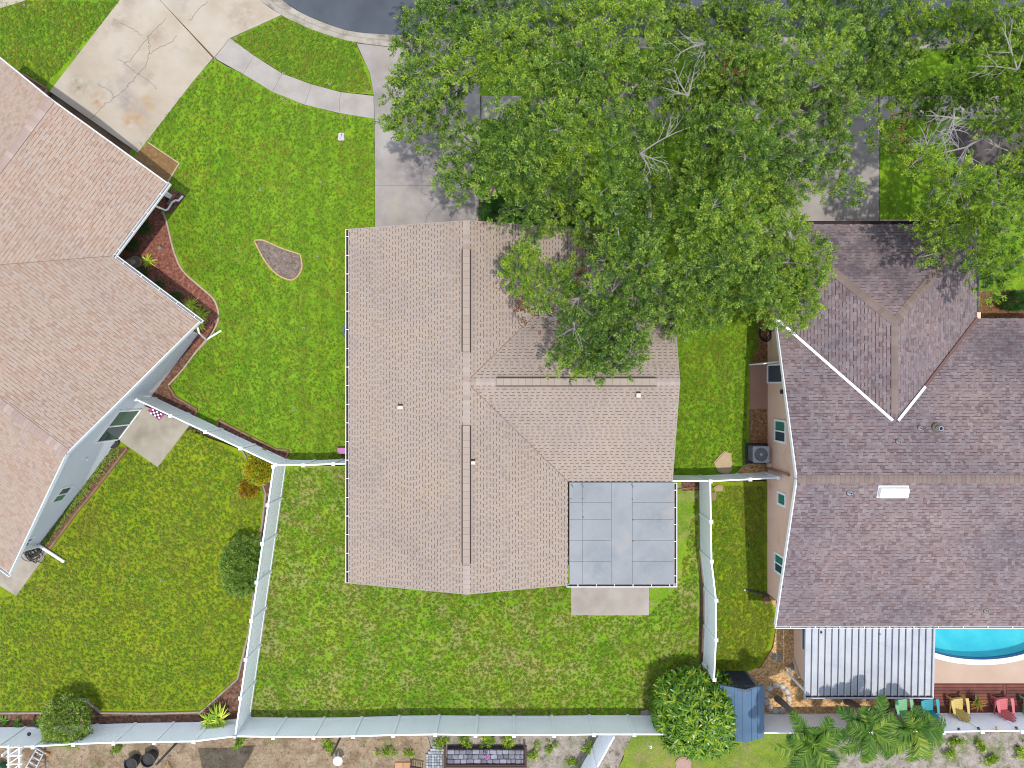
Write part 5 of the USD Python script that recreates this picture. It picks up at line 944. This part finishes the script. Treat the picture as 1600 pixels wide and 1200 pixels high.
# ------------------------------------------------------------------ smaller things
# shed
m_navy = M('navy_plastic', [A(34,40,58), A(46,52,72)], scale=1.5, rough=.55); m_blue = M('blue_roof_plastic', [A(92,126,160), A(118,150,182)], scale=.8, fine=.06, fscale=8, rough=.5); m_shgrey = plain('shed_grey', A(118,122,126), .6)
sh = Thing('shed', 'small plastic shed with blue-grey ridged roof and dark vented gable front', 'shed', (10.6, -15.2, 0))
sx0, sx1, sy0, sy1, shx, she, shr = 9.78, 11.42, -14.0, -16.14, 10.6, 1.85, 2.35
sh.part('wall', MB().prism(sbox(sx0, sy1, sx1, sy0-.03), -.1, she), m_navy)
wall_panel(sh, (sx1, sy0), (sx0, sy0), [(0, she), (.82, shr-.08), (1.64, she)], m_navy, .05, 'front')
for i in range(10):
    if i != 4 and i != 5: sh.part('vent', MB().box((9.95+i*.145, sy0+.012, 1.72), (.09, .02, .07)), m_shgrey)
sh.part('door_seam', MB().box((shx, sy0+.006, .85), (.02, .012, 1.6)), m_black); sh.part('handle', MB().box((shx+.1, sy0+.03, 1.0), (.05, .05, .2), ch=.01), m_black)
for x in (sx0+.05, sx1-.05): sh.part('corner_trim', MB().box((x, sy0+.012, .92), (.12, .03, 1.86)), m_shgrey)
for s in (-1, 1):
    a, b = np.array([shx, sy0+.05, shr-.03]), np.array([shx+s*1.0, sy0+.05, she-.13]); sh.part('gable_trim', MB().beam(a, b, .06, .14, up=(s*.4, 0, 1)), m_shgrey)
def roofstrip(d0, d1, lift, mat=m_blue, y0=sy0+.12, y1=sy1-.14):
    for s in sides:
        za, zb = shr - .48*d0, shr - .48*d1
        sh.part('roof_panel', MB().add([[shx+s*d0, y0, za+lift], [shx+s*d1, y0, zb+lift], [shx+s*d1, y1, zb+lift], [shx+s*d0, y1, za+lift], [shx+s*d0, y0, za-.04], [shx+s*d1, y0, zb-.04], [shx+s*d1, y1, zb-.04], [shx+s*d0, y1, za-.04]],
            [[0,1,2,3] if s < 0 else [3,2,1,0], [4,5,1,0], [7,6,2,3], [5,6,2,1], [4,7,3,0]]), mat)
sides = (-1, 1); roofstrip(0, .12, .03); roofstrip(.12, .34, .0); roofstrip(.34, .44, .03); roofstrip(.44, .66, 0); roofstrip(.66, 1.02, .03)
# air conditioner
ac = Thing('air_conditioner', 'square grey air conditioner with a round fan grille on a dark pad', 'air conditioner', (12.0, -3.35, 0)); m_acg = plain('ac_grey', A(196,206,216), .45); acx, acy, acs = 11.84, -3.35, .78
ac.part('pad', MB().box((11.93, -3.38, .02), (1.1, 1.0, .12), ch=.02), m_dark); ac.part('body', MB().box((acx, acy, .47), (acs-.04, acs-.04, .78), ch=.06), plain('ac_body', A(120,128,136), .5))
ring = Point(acx, acy).buffer(.325, 24); ac.part('top', MB().prism(sbox(acx-acs/2, acy-acs/2, acx+acs/2, acy+acs/2).buffer(-.06).buffer(.06).difference(ring), .86, .91), m_acg); ac.part('fan_well', MB().lathe([(.325, .86), (.325, .78), (.001, .78)], (acx, acy, 0), 24), m_black)
for k in range(5):
    a = k*1.2566; ac.part('fan_blade', MB().add([[acx, acy, .80], [acx+.28*math.cos(a), acy+.28*math.sin(a), .80], [acx+.28*math.cos(a+.8), acy+.28*math.sin(a+.8), .83]], [[0,1,2]]), plain('fan_blade', A(70,84,104), .5) if k == 0 else LK+'fan_blade')
m = MB()
for r in (.1, .17, .24, .31):
    q = np.array([[acx+r*math.cos(a), acy+r*math.sin(a), .905] for a in np.linspace(0, 6.2832, 25)]); m.tube(q, .005, 4, cap=False)
for k in range(16):
    a = k*math.pi/8; m.tube([(acx+.06*math.cos(a), acy+.06*math.sin(a), .905), (acx+.325*math.cos(a), acy+.325*math.sin(a), .905)], .004, 4, cap=False)
ac.part('grille', m, m_acg); ac.part('hub', MB().lathe([(.075, .89), (.075, .92), (.001, .93)], (acx, acy, 0), 14), m_acg)
# hoses
def coil(c, r, turns, rng, z0=.03, tail=(), dz=.012, n=26, ell=1.0, jit=.05, hr=.014):
    m = MB(); pts = []
    for k in range(turns*n):
        a = 2*math.pi*k/n; rr = r*(1 - .35*((k//n) % 4)/4) + jit*math.sin(a*.37+k*.011)*r; o = .12*r*np.array([math.sin(k/n*1.3), math.cos(k/n*1.9)]); pts.append((c[0]+o[0]+rr*math.cos(a), c[1]+o[1]+rr*ell*math.sin(a), z0 + dz*(k/n) + rng.normal(0, .004)))
    pts += [(*G(*t), .02) for t in tail]; return m.tube(np.array(pts), hr, 6)
rng = np.random.default_rng(33)
def tangle(c, r, loops, rng, tail):
    pts = []
    for k in range(loops):
        o = rng.normal(0, r*.3, 2); rr = r*rng.uniform(.5, 1.05); a0 = rng.uniform(0, 6.28); tx, ty = rng.normal(0, .25, 2); e = rng.uniform(.65, 1)
        for a in np.linspace(0, 5.6, 18): q = np.array([rr*math.cos(a+a0), rr*e*math.sin(a+a0)]); pts.append((*(c+o+q), max(.03, .05 + .014*k + tx*q[0] + ty*q[1])))
    return MB().tube(spline(pts + [(*G(*t), .02) for t in tail], 3), .013, 5)
single('garden_hose', tangle(G(55, 866), .34, 13, rng, [(48,878),(40,880),(38,881)]), m_black, 'tangled black hose heaped on the concrete pad at the lower left house corner', 'hose')
single('garden_hose', coil(G(1190, 522), .3, 6, rng, .45, ell=1.25, hr=.02), m_black, 'black hose coiled against the tan wall above the open side door', 'hose')
hrl = Thing('hose_pot', 'round black ribbed hose pot by the grey wall below the sliding door', 'hose pot', (*G(178, 691), 0)); hrl.part('pot', MB().lathe([(.24, 0), (.3, .1), (.31, .2), (.25, .25), (.17, .25), (.16, .12), (.001, .1)], (*G(179, 690), 0), 22), m_black); hrl.part('coil', coil(G(179, 690), .2, 3, rng, .2, hr=.02), plain('grey_hose', A(80,86,92), .5)); hrl.part('crank', MB().beam((*G(185, 688), .22), (*G(189, 684), .3), .04, .04), m_dark)
bh = Thing('hose_ring', 'blue-grey hose hanging in a ring just past the west gutter of the taupe house', 'hose', (*G(540, 517), 0)); bh.part('coil', coil(P(546, 517, .9)[:2], .30, 4, rng, .9, ell=1.45, hr=.03), plain('blue_hose', A(84,120,146), .5)); bh.part('holder', MB().beam((*P(552, 517, .9)[:2], .0), (*P(552, 517, .9)[:2], 1.1), .06, .06), m_dark)
# white and pink small things
ul = Thing('utility_lid', 'pale pink-white rounded box lid set in the front lawn', 'box lid', (*G(533, 213), 0)); ul.part('lid', MB().prism(PG((529,208),(538,208),(538,220),(528,220)).buffer(-.06).buffer(.06), -.05, .035), plain('pale_pink_lid', A(240,222,236), .6)); ul.part('keyhole', MB().lathe([(.03, .036), (.001, .038)], (*G(534, 211), 0), 10), m_dark)
m_pink = plain('magenta_paint', A(226,96,206), .6)
pm = Thing('meter_box_lid', 'bright pink painted lid lying in the grass beneath the oak beside the driveway', 'box lid', (*G(769, 298), 0)); pm.part('lid', MB().prism(PG((764.5,292),(774.5,292),(774.5,304),(764.5,304)), -.05, .06), m_pink); pm.part('rim', MB().prism(PG((765,304.5),(774,304.5),(774,305.5),(765,305.5)), -.05, .05), m_cream)
pb = Thing('pink_box', 'violet-pink box on the ground against the west eave by the short fence', 'box', (*G(535, 704), 0)); pb.part('body', MB().box((*P(537.5, 704.5, .25)[:2], .14), (.6, .28, .28), ch=.015), plain('violet_plastic', A(196,104,186), .5)); pb.part('lid', MB().box((*P(537.5, 704.5, .28)[:2], .295), (.64, .3, .03), ch=.01), plain('violet_lid', A(214,128,204), .5))
mt_ = Thing('door_mat', 'pink edged door mat with black and white pattern on the left patio', 'mat', (*G(245, 647), .04)); mp = PG((231,641),(237,637),(258,648),(249,657)); mt_.part('border', MB().prism(mp, .03, .05), plain('mat_pink', A(206,84,160), .9))
ctr = mp.centroid; ax = np.array([math.cos(-.5), math.sin(-.5)]); ay = np.array([-ax[1], ax[0]])
for i in range(5):
    for j in range(3):
        p = np.array([ctr.x, ctr.y]) + ax*(i-2)*.11 + ay*(j-1)*.095; mt_.part('patch', MB().box((*p, .054), (.095, .08, .006), yaw=-.5), m_dark if (i+j) % 2 else m_whitep)
urn = Thing('stone_urn', 'pale stone urn tipped beside the gutter in the red mulch', 'urn', (*G(216, 411), 0)); m_stone = M('pale_stone', [A(172,154,134), A(204,188,166)], scale=5, fine=.12, rough=.9); q = G(217, 411)
urn.part('bowl', MB().lathe([(.12, 0), (.18, .03), (.26, .22), (.3, .34), (.26, .36), (.22, .3), (.001, .26)], (*q, 0), 20), m_stone); q2 = G(213, 412)
urn.part('figure', MB().lathe([(.16, .34), (.17, .42), (.12, .5), (.09, .62), (.13, .7), (.001, .72)], (*q2, 0), 16), m_stone)
single('garden_ornament', MB().lathe([(.1, .01), (.11, .1), (.07, .2), (.09, .27), (.001, .33)], (*G(253, 389), 0), 12), m_stone, 'small pale ornament standing alone in the middle of the red mulch', 'ornament', smooth=40)
def stone(label, px_poly, h, col, name='stepping_stone', group=None, mat=None):
    p = rough_edge(PG(*px_poly), .05, .1, seed=int(px_poly[0][0])); m = MB().prism(p, -.1, h*.7).prism(p.buffer(-.06), h*.7, h)
    single(name, m, mat or M(f'stone_{int(px_poly[0][0])}', [sc(col, .9), sc(col, 1.08)], scale=3, fine=.15, rough=.9), label, 'stone', group)
stone('large cream flat stone by the fence in the east strip of lawn', [(1115,722),(1124,710),(1131,704),(1143,708),(1143,735),(1136,741),(1122,738)], .1, A(226,200,160))
stone('small cream stone just below the fence corner in the east yard', [(1114,762),(1122,757),(1130,759),(1128,767),(1116,768)], .08, A(206,180,140)); stone('brownish stone below the small cream stone against the kinked fence', [(1112,770),(1119,768),(1119,780),(1113,782)], .06, A(176,150,116))
stone('pinkish stepping stone at the bottom of the picture below the rosette shrub', [(1054,1190),(1062,1183),(1072,1182),(1080,1190),(1080,1204),(1056,1206)], .06, A(212,176,160))
stone('grey flat rock in the tan gravel nearest the lawn edge', [(1206,1022),(1216,1018),(1224,1024),(1218,1032),(1208,1030)], .09, A(190,182,170)); stone('grey flat rock in the tan gravel close to the tan wing', [(1228,1040),(1236,1036),(1242,1044),(1234,1050)], .09, A(176,166,154))
stone('pale boulder by the bottom fence at the left of the rosette shrub', [(1000,1110),(1012,1108),(1018,1114),(1008,1119),(1000,1118)], .08, A(196,184,176))
sr = Thing('stone_ring', 'ring of pale stones round the foot of the left palm', 'stone ring', (*G(1217, 1088), 0)); rg = np.random.default_rng(3); m_ring = M('pale_ring_stone', [A(206,200,194,1.3), A(228,222,216,1.3)], scale=3, fine=.12, rough=.9)
for k in range(11):
    a = k*2*math.pi/11; cx, cy = G(1214+18*math.cos(a), 1090+20*math.sin(a)); sr.part('stone', MB().box((cx, cy, .05), (.3, .24, .2), yaw=-a+rg.normal(0, .15)+1.57, ch=.05), m_ring)
# sprinkler heads, pale discs in the grass
m_sprk = plain('sprinkler_grey', A(182,172,156), .6)
for i, (px, py, lab) in enumerate(((38,9,'in the top left corner of the northwest lawn'), (121,81,'beside the left edge of the stained driveway'), (236,219,'where the stained driveway meets the pebble bed'), (443,115,'on the upper edge of the curved pavement near its middle'), (515,132,'on the upper edge of the curved pavement nearer the driveway'), (574,143,'in the last corner of the verge beside the driveway'), (535,184,'just below the curved pavement above the pale lid'), (443,156,'just below the curved pavement near its middle'), (407,297,'in open lawn northwest of the pale lid'), (502,285,'in open lawn below the pale lid'), (373,388,'between the red mulch bed and the island bed'), (496,400,'just right of the island bed'), (475,513,'in the front lawn level with the blue hose ring'), (459,640,'in the front lawn above the short fence'), (253,907,'in the middle of the left back lawn'), (337,92,'at the joint of the pavement and stained driveway'), (369,61,'at the tip of the verge beside the apron'), (1163,719,'by the gravel next to the air conditioner'), (1166,643,'beside the brown gravel strip'))):
    q = G(px, py); s = Thing('sprinkler_head', 'small pale sprinkler head ' + lab, 'sprinkler', (*q, 0)); s.part('ring', MB().lathe([(.028, .035), (.04, .045), (.062, .045), (.066, .0)], (*q, 0), 14), m_sprk); s.part('nozzle', MB().lathe([(.034, .0), (.034, .03), (.001, .035)], (*q, 0), 10), m_dark)
# rod leaning at the gravel by the tan wall
dr = Thing('drain_pipe', 'dark drain pipe lying from the tan wall across the grass', 'pipe', (*G(1195, 930), 0)); dr.part('pipe', MB().tube([(*G(1162, 921), .06), (*G(1190, 926), .07), (*G(1200, 930), .12)], .05, 10), plain('dark_pipe', A(70,66,64), .5)); dr.part('end', MB().tube([(*G(1161.5, 921), .06), (*G(1164, 921.4), .06)], .06, 10), m_steel); dr.part('splash_block', MB().box((*G(1197, 937), .05), (.3, .35, .1), yaw=.5, ch=.02), m_timber)
# things beyond the fence
sb = Thing('shade_sail', 'brown triangular shade sail outside the foot of the picture between two steel posts', 'shade sail', (*G(350, 1250), 0)); m_sail = plain('sail_cloth', A(126,104,90), .9)
off = lambda px, py, h: np.array([*(G(px, py) + np.array([SUN[0], SUN[1]])/SUN[2]*h), h])
c1, c2, c3 = off(309, 1169, 2.9), off(400, 1164, 2.9), off(330, 1300, 2.7); cc = (c1+c2)/2*.78 + c3*.22
e1, e2, e3 = [(c*.5 + d*.5)*.93 + cc*.07 for c, d in ((c1, c2), (c2, c3), (c3, c1))]; sb.part('cloth', MB().add([c1, e1, c2, e2, c3, e3], [[0,1,5],[1,2,3],[3,4,5],[1,3,5]]).add(np.array([c1, e1, c2, e2, c3, e3])-[0,0,.01], [[5,1,0],[3,2,1],[5,4,3],[5,3,1]]), m_sail)
for (bx, by, hgt), lab in (((284,1152,2.35), 'dark post leaning up behind the left stretch of the long fence'), ((532,1152,1.6), 'dark garden post behind the middle of the long fence')):
    b = np.array([*G(bx, by), 0]); p = Thing('garden_post', lab, 'post', b); p.part('post', MB().tube([b - [0,0,.1], b + [0,0,hgt]], .055, 8), plain('post_steel', A(86,82,80), .5) if bx == 284 else LK+'post_steel'); p.part('cap', MB().lathe([(.07, hgt), (.06, hgt+.03), (.001, hgt+.05)], b, 8), m_dark)
tb = Thing('round_table', 'small round white table beyond the long fence', 'table', (*G(532, 1180), 0)); q = G(532, 1180); tb.part('top', MB().lathe([(.215, .52), (.23, .535), (.215, .555), (.001, .557)], (*q, 0), 24), m_whitep)
for k in range(3):
    a = k*2.094; tb.part('leg', MB().beam((q[0]+.05*math.cos(a), q[1]+.05*math.sin(a), .52), (q[0]+.2*math.cos(a), q[1]+.2*math.sin(a), 0), .03, .03), m_whitep)
ld = Thing('ladder', 'aluminium ladder with orange end feet lying on the soil beyond the fence', 'ladder', (*G(58, 1178), 0)); a1, a2 = np.array([*G(65, 1172), .1]), np.array([*G(38, 1222), .1]); d = (a2-a1)/np.linalg.norm(a2-a1); s = np.cross(d, (0,0,1)); m_alu = plain('aluminium', (.5,.5,.5), .4, .5)
for g in (-1, 1): ld.part('rail', MB().beam(a1 + s*g*.2, a2 + s*g*.24, .05, .08), m_alu)
for k in range(6): ld.part('rung', MB().beam(a1 + d*(.12+.29*k) - s*.2, a1 + d*(.12+.29*k) + s*.2, .06, .04), m_alu)
ld.part('foot_bar', MB().beam(a1 + s*.42 - d*.04, a1 - s*.42 - d*.04, .05, .07), m_alu)
for g in (-1, 1): ld.part('foot', MB().box(a1 + s*g*.40 - d*.04, (.14, .12, .1), ch=.02), plain('orange_rubber', A(240,150,40), .6) if g < 0 else LK+'orange_rubber')
ab = Thing('garden_arbor', 'white slatted garden arbor top beyond the fence at the far left', 'arbor', (*G(22, 1178), 0)); za_ = 2.1
for px in (14.5, 31): ab.part('beam', MB().beam(P(px, 1164, za_), P(px, 1300, za_), .07, .12), m_whitep); ab.part('post', MB().box((*P(px, 1172, 1)[:2]*np.array([.98,.98]), 1.05), (.09, .09, 2.1)), m_whitep)
for k in range(14): ab.part('slat', MB().beam(P(10.5, 1168+6.6*k, za_+.1), P(35, 1168+6.6*k-1, za_+.1), .035, .08) if k % 2 == 0 else MB().beam(P(14.5, 1173+6.6*k, za_+.02), P(31, 1162+6.6*k, za_+.02), .04, .05), m_whitep)
for i, (px, py, r) in enumerate(((222,1197,.33),(195,1204,.31))):
    q = G(px*.97+24, py*.985); t = Thing('black_planter', ('larger black planter tub at the foot of the picture', 'smaller black planter tub cut by the foot of the picture')[i], 'planter', (*q, 0)); t.part('tub', MB().lathe([(r*.8, 0), (r, .5), (r*1.04, .52), (r*.94, .53), (r*.9, .4), (.001, .38)], (*q, 0), 22), m_black); t.part('handle', MB().beam((q[0]-r*1.05, q[1]+.1, .5), (q[0]-r*.9, q[1]+.25, .5), .04, .04), m_black)
single('green_tub', MB().lathe([(.2, 0), (.26, .4), (.28, .42), (.22, .42), (.2, .3), (.001, .28)], (*G(5, 1196), 0), 18), plain('green_tub', A(20,110,70), .5), 'green tub at the bottom left corner of the picture', 'tub')
single('garden_stake', MB().tube([(*G(262, 1188), .05), (*G(270, 1202), .3)], .02, 6), plain('yellow_stake', A(236,190,70), .6), 'thin yellow stake lying at the foot of the picture by the planters', 'stake')
# raised stone bed with timber rails and a slatted fence below
rb = Thing('raised_stone_bed', 'grey stone topped garden bed framed in brown timber beyond the long fence', 'garden bed', (*G(757, 1176), 0)); m_slate = [M(f'slate_{k}', [A(*[c*s for c in (128,128,142)]), A(*[c*s for c in (164,164,176)])], scale=5, fine=.25, rough=.85) for k, s in enumerate((.85, 1.0, 1.18))]; rg = np.random.default_rng(17)
x0s, x1s, y0s, y1s = *[G(px, 0)[0] for px in (700, 818)], *[G(0, py)[1] for py in (1165, 1186)]; rb.part('core', MB().box(((x0s+x1s)/2, (y0s+y1s)/2, .1), (x1s-x0s, y0s-y1s, .5)), m_gutter_dark)
for r in range(3):
    x = x0s
    while x < x1s - .05:
        w = min(rg.uniform(.2, .38), x1s-x); yy = y0s - (r+.5)*(y0s-y1s)/3; rb.part('stone', MB().box((x+w/2, yy, .37+rg.uniform(-.015, .02)), (w-.02, (y0s-y1s)/3-.02, .1), ch=.02, yaw=rg.normal(0, .04)), m_slate[rg.integers(0, 3)]); x += w
m_brown = plain('brown_timber', A(84,58,52), .8)
for px in (697, 821): rb.part('post_rail', MB().beam((*G(px, 1158), .42), (*G(px, 1260), .42), .11, .12), m_brown)
rb.part('front_rail', MB().beam((*G(697, 1188), .44), (*G(821, 1188), .44), .1, .1), m_brown)
sf = Thing('slatted_screen', 'low white slatted screen in a dark frame along the bottom of the stone bed', 'screen', (*G(757, 1196), 0))
for k in range(38): sf.part('slat', MB().beam((*G(701+k*3.15, 1191), .5), (*G(701+k*3.15, 1215), .5), .05, .03), m_whitep)
sf.part('frame', MB().beam((*G(698, 1190.5), .52), (*G(822, 1190.5), .52), .06, .05), m_shgrey); sf.part('floor', MB().box((*G(760, 1206), .2), (3.9, .9, .3)), m_brown)
cs = Thing('curved_stone_path', 'curved strip of pale grey cobbles beside the stone bed', 'stone path', (*G(682, 1180), 0)); m_pale = [M(f'pale_cobble_{k}', [A(*[c*s for c in (176,184,194)]), A(*[c*s for c in (214,218,222)])], scale=6, fine=.15, rough=.85) for k, s in enumerate((.9, 1.05))]
for r in range(10):
    for k in range(7):
        px, py = 668 + k*4.3 + (r < 3)*(3-r)*3.2*(1-k/9), 1166 + r*4.4
        if px < 693: cs.part('cobble', MB().box((*G(px, py), .04+rg.uniform(0, .02)), (.125, .125, .1), yaw=rg.normal(0, .1), ch=.02), m_pale[rg.integers(0, 2)])
tp = Thing('paver_pad', 'pad of orange-tan square pavers beyond the fence', 'paving', (*G(630, 1197), 0)); m_terr = M('terracotta', [A(224,168,120), A(238,190,144)], scale=2, rough=.85)
for i in range(2):
    for j in range(2): tp.part('paver', MB().box((*G(623.5+13*i, 1197+13*j), .02), (.39, .39, .07), ch=.012), m_terr)
bs = Thing('dark_side_screen', 'short dark timber and white slat gate left of the pale cobbles', 'gate', (*G(655, 1195), 0)); bs.part('post', MB().beam((*G(645, 1188), .5), (*G(643, 1215), .5), .1, .1), m_brown); bs.part('rail', MB().beam((*G(645, 1189), .5), (*G(664, 1193), .5), .08, .08), m_brown)
for k in range(5): bs.part('slat', MB().beam((*G(648+k*3.6, 1192+k*.8), .48), (*G(647+k*3.6, 1212), .48), .05, .03), m_whitep)
fl = Thing('flower', 'single magenta flower over the stone bed', 'flower', (*G(757, 1178), .4)); q = P(760, 1183, .75); fl.part('stem', MB().tube([(q[0]-.05, q[1]+.2, .4), q], .012, 5), lf_strap_d); r5 = np.random.default_rng(55); fl.part('petals', straps(MB(), q, 16, .14, .08, r5, (0, 1.0), .2, 3), m_pink)
hk = Thing('shepherd_hook', 'thin white metal hook standing beyond the fence beside the rosette shrub', 'hook', (*G(1002, 1137), 0)); b = np.array([*G(1002, 1137), 0]); hk.part('rod', MB().tube([b, b+[0,0,1.2], b+[.0,0,1.6], b+[.06,-.05,1.72], b+[.14,-.1,1.66]], .018, 6), m_steel); hk.part('foot', MB().lathe([(.06, 0), (.05, .05), (.001, .07)], b, 8), m_steel); hk.part('hanger', MB().lathe([(.001, 1.66), (.06, 1.62), (.06, 1.56), (.001, 1.54)], b+[.14,-.1,0], 10), m_whitep)
for i, (px, py, mt, lab) in enumerate(((1467,1138,m_dark,'small dark lamp on the deck fence rail right of the palms'), (1498,1139,m_dark,'larger dark lamp on the deck fence rail behind the yellow chair'), (1529,1138,m_dark,'small dark lamp on the deck fence rail between the yellow and pink chairs'), (1557,1137,None,'yellow lamp on the deck fence rail behind the pink chair'), (1588,1137,m_dark,'small dark lamp on the deck fence rail nearest the right edge'))):
    q = P(px, py, 1.72); t = Thing('fence_lamp', lab, 'lamp', q); t.part('body', MB().box(q, (.1, .1, .1), ch=.02), mt or plain('yellow_lamp', A(224,180,60), .5)); t.part('bracket', MB().box(q - [0, .07, 0], (.04, .06, .05)), m_dark)
single('fence_ornament', MB().lathe([(.001, 1.0), (.09, 1.02), (.09, 1.06), (.001, 1.08)], (P(44, 1148, 1.1)[0], P(44, 1148, 1.1)[1], 0), 10), m_dark, 'small dark ornament hanging on the long fence left of the clipped bush', 'ornament')
for i, (px, py, r, lab) in enumerate(((186,1170,.16,'tiny weed tuft behind the fence, right of the ladder'), (690,1158,.3,'bright weed patch behind the fence above the cobbles'), (725,1159,.32,'bright weed patch above the left of the stone bed'), (762,1158,.3,'bright weed patch above the middle of the stone bed'), (795,1158,.35,'bright weed patch above the right of the stone bed'), (832,1178,.3,'weed clump right of the stone bed'), (604,1172,.28,'weed clump left of the paver pad'), (510,1166,.35,'weed clump left of the round white table'), (898,1188,.22,'weed clump at the foot of the picture near the fence stub'), (1490,1155,.3,'weed clump beyond the deck fence below the yellow chair'), (1530,1165,.28,'weed clump beyond the deck fence below the potted plant'), (1545,1185,.3,'weed clump at the foot of the picture right of the palms'), (1590,1168,.3,'weed clump beyond the deck fence at the right edge'), (1485,1178,.25,'weed clump beside the right palm fronds'), (376,1160,.25,'weed tuft where the long fence meets the dividing fence'), (860,1165,.2,'small weed on the pale soil left of the fence stub'), (640,1175,.2,'small weed on the soil above the paver pad'))):
    bush('weed', lab, 'weed', (*G(px, py), .06), r*1.15, r*.85, .12, [lf_strap, lf_bush], int(210*r), 500+i, L=.12, ll=.1, lw=.03, z0=.02, patch=6)
# grass tufts give the lawns a real pile
tuft_protos = []
lf_grass = leafmat('grass_blade', [A(66,108,14), A(98,146,22), A(128,170,32), A(164,184,56)], .3, .6, lk=1.35); lf_grass_y = leafmat('grass_blade_yellow', [A(110,130,16), A(142,160,26), A(176,178,56), A(190,176,104)], .3, .6, lk=1.2)
for k in range(4):
    g2 = np.random.default_rng(700+k); tuft_protos.append([(straps(MB(), (0, 0, 0), 12, .10, .013, g2, (.25, 1.0), .3, 2), lf_grass if k < 2 else lf_grass_y)])
for name in ('lawn', 'lawn_001', 'lawn_002', 'lawn_003', 'lawn_007', 'lawn_008', 'lawn_009'):
    pass
gt = Thing('grass', 'short green grass blades standing in the lawns', 'grass', kind='stuff'); rng = np.random.default_rng(71)
zones = [(PG((160,420),(208,238),(333,95),(380,118),(426,146),(476,166),(530,179),(585,187),(586,357),(560,357),(545,420),(545,722),(445,716),(240,625)), 15000, .3), (PG((60,145),(190,2),(0,2),(0,95)), 3000, .3), (PG((362,62),(440,26),(482,46),(525,61),(555,68),(582,144),(532,142),(487,130),(441,113)), 3000, .4),
         (PG((1050,420),(1185,420),(1185,565),(1168,570),(1168,720),(1050,735)), 4500, .4), (PG((446,732),(545,732),(545,905),(730,920),(892,905),(892,962),(1014,962),(1060,912),(1090,760),(1090,1040),(1040,1050),(1018,1118),(378,1128)), 15000, .55), (PG((85,860),(200,705),(245,730),(298,668),(384,720),(410,780),(400,870),(386,985),(368,1058),(310,1108),(0,1110),(0,935),(26,932)), 14000, .75), (PG((1112,760),(1195,760),(1195,920),(1210,962),(1200,1010),(1180,1040),(1115,1048)), 4000, .6)]
bedhole = unary_union([PG((395,374),(440,385),(475,397),(472,430),(460,438),(446,438),(428,427),(412,410)), PG((246,304),(292,300),(270,340),(270,380),(288,422),(336,464),(344,490),(342,508),(300,556),(266,604),(311,640),(300,655),(230,625),(160,420)), PG((232,221),(283,256),(262,290),(200,255)), PG((338,654),(455,703),(447,722),(330,680))])
pp, qi = [], []
for poly, n, y in zones:
    poly = poly.difference(bedhole.buffer(.03)); x0, y0, x1, y1 = poly.bounds; c = rng.uniform((x0, y0), (x1, y1), (n*3, 2)); c = c[shapely.contains_xy(poly, c[:, 0], c[:, 1])][:n]; pp.append(np.c_[c, np.full(len(c), -.005)])
    ys = meshkit.fbm(np.c_[c*.7, np.zeros(len(c))], 3, 9) + rng.normal(0, .3, len(c)); qi.append(np.where(ys < y*.6+.18, 2, 0) + rng.integers(0, 2, len(c)))
pp, qi = np.vstack(pp), np.concatenate(qi); a = rng.uniform(0, 6.28, len(pp)); Rz = np.zeros((len(pp), 3, 3)); Rz[:, 0, 0] = np.cos(a); Rz[:, 0, 1] = -np.sin(a); Rz[:, 1, 0] = np.sin(a); Rz[:, 1, 1] = np.cos(a); Rz[:, 2, 2] = 1
gt.instancer('blades', tuft_protos, pp, quat_from(Rz), rng.uniform(.6, 1.2, len(pp)), qi)
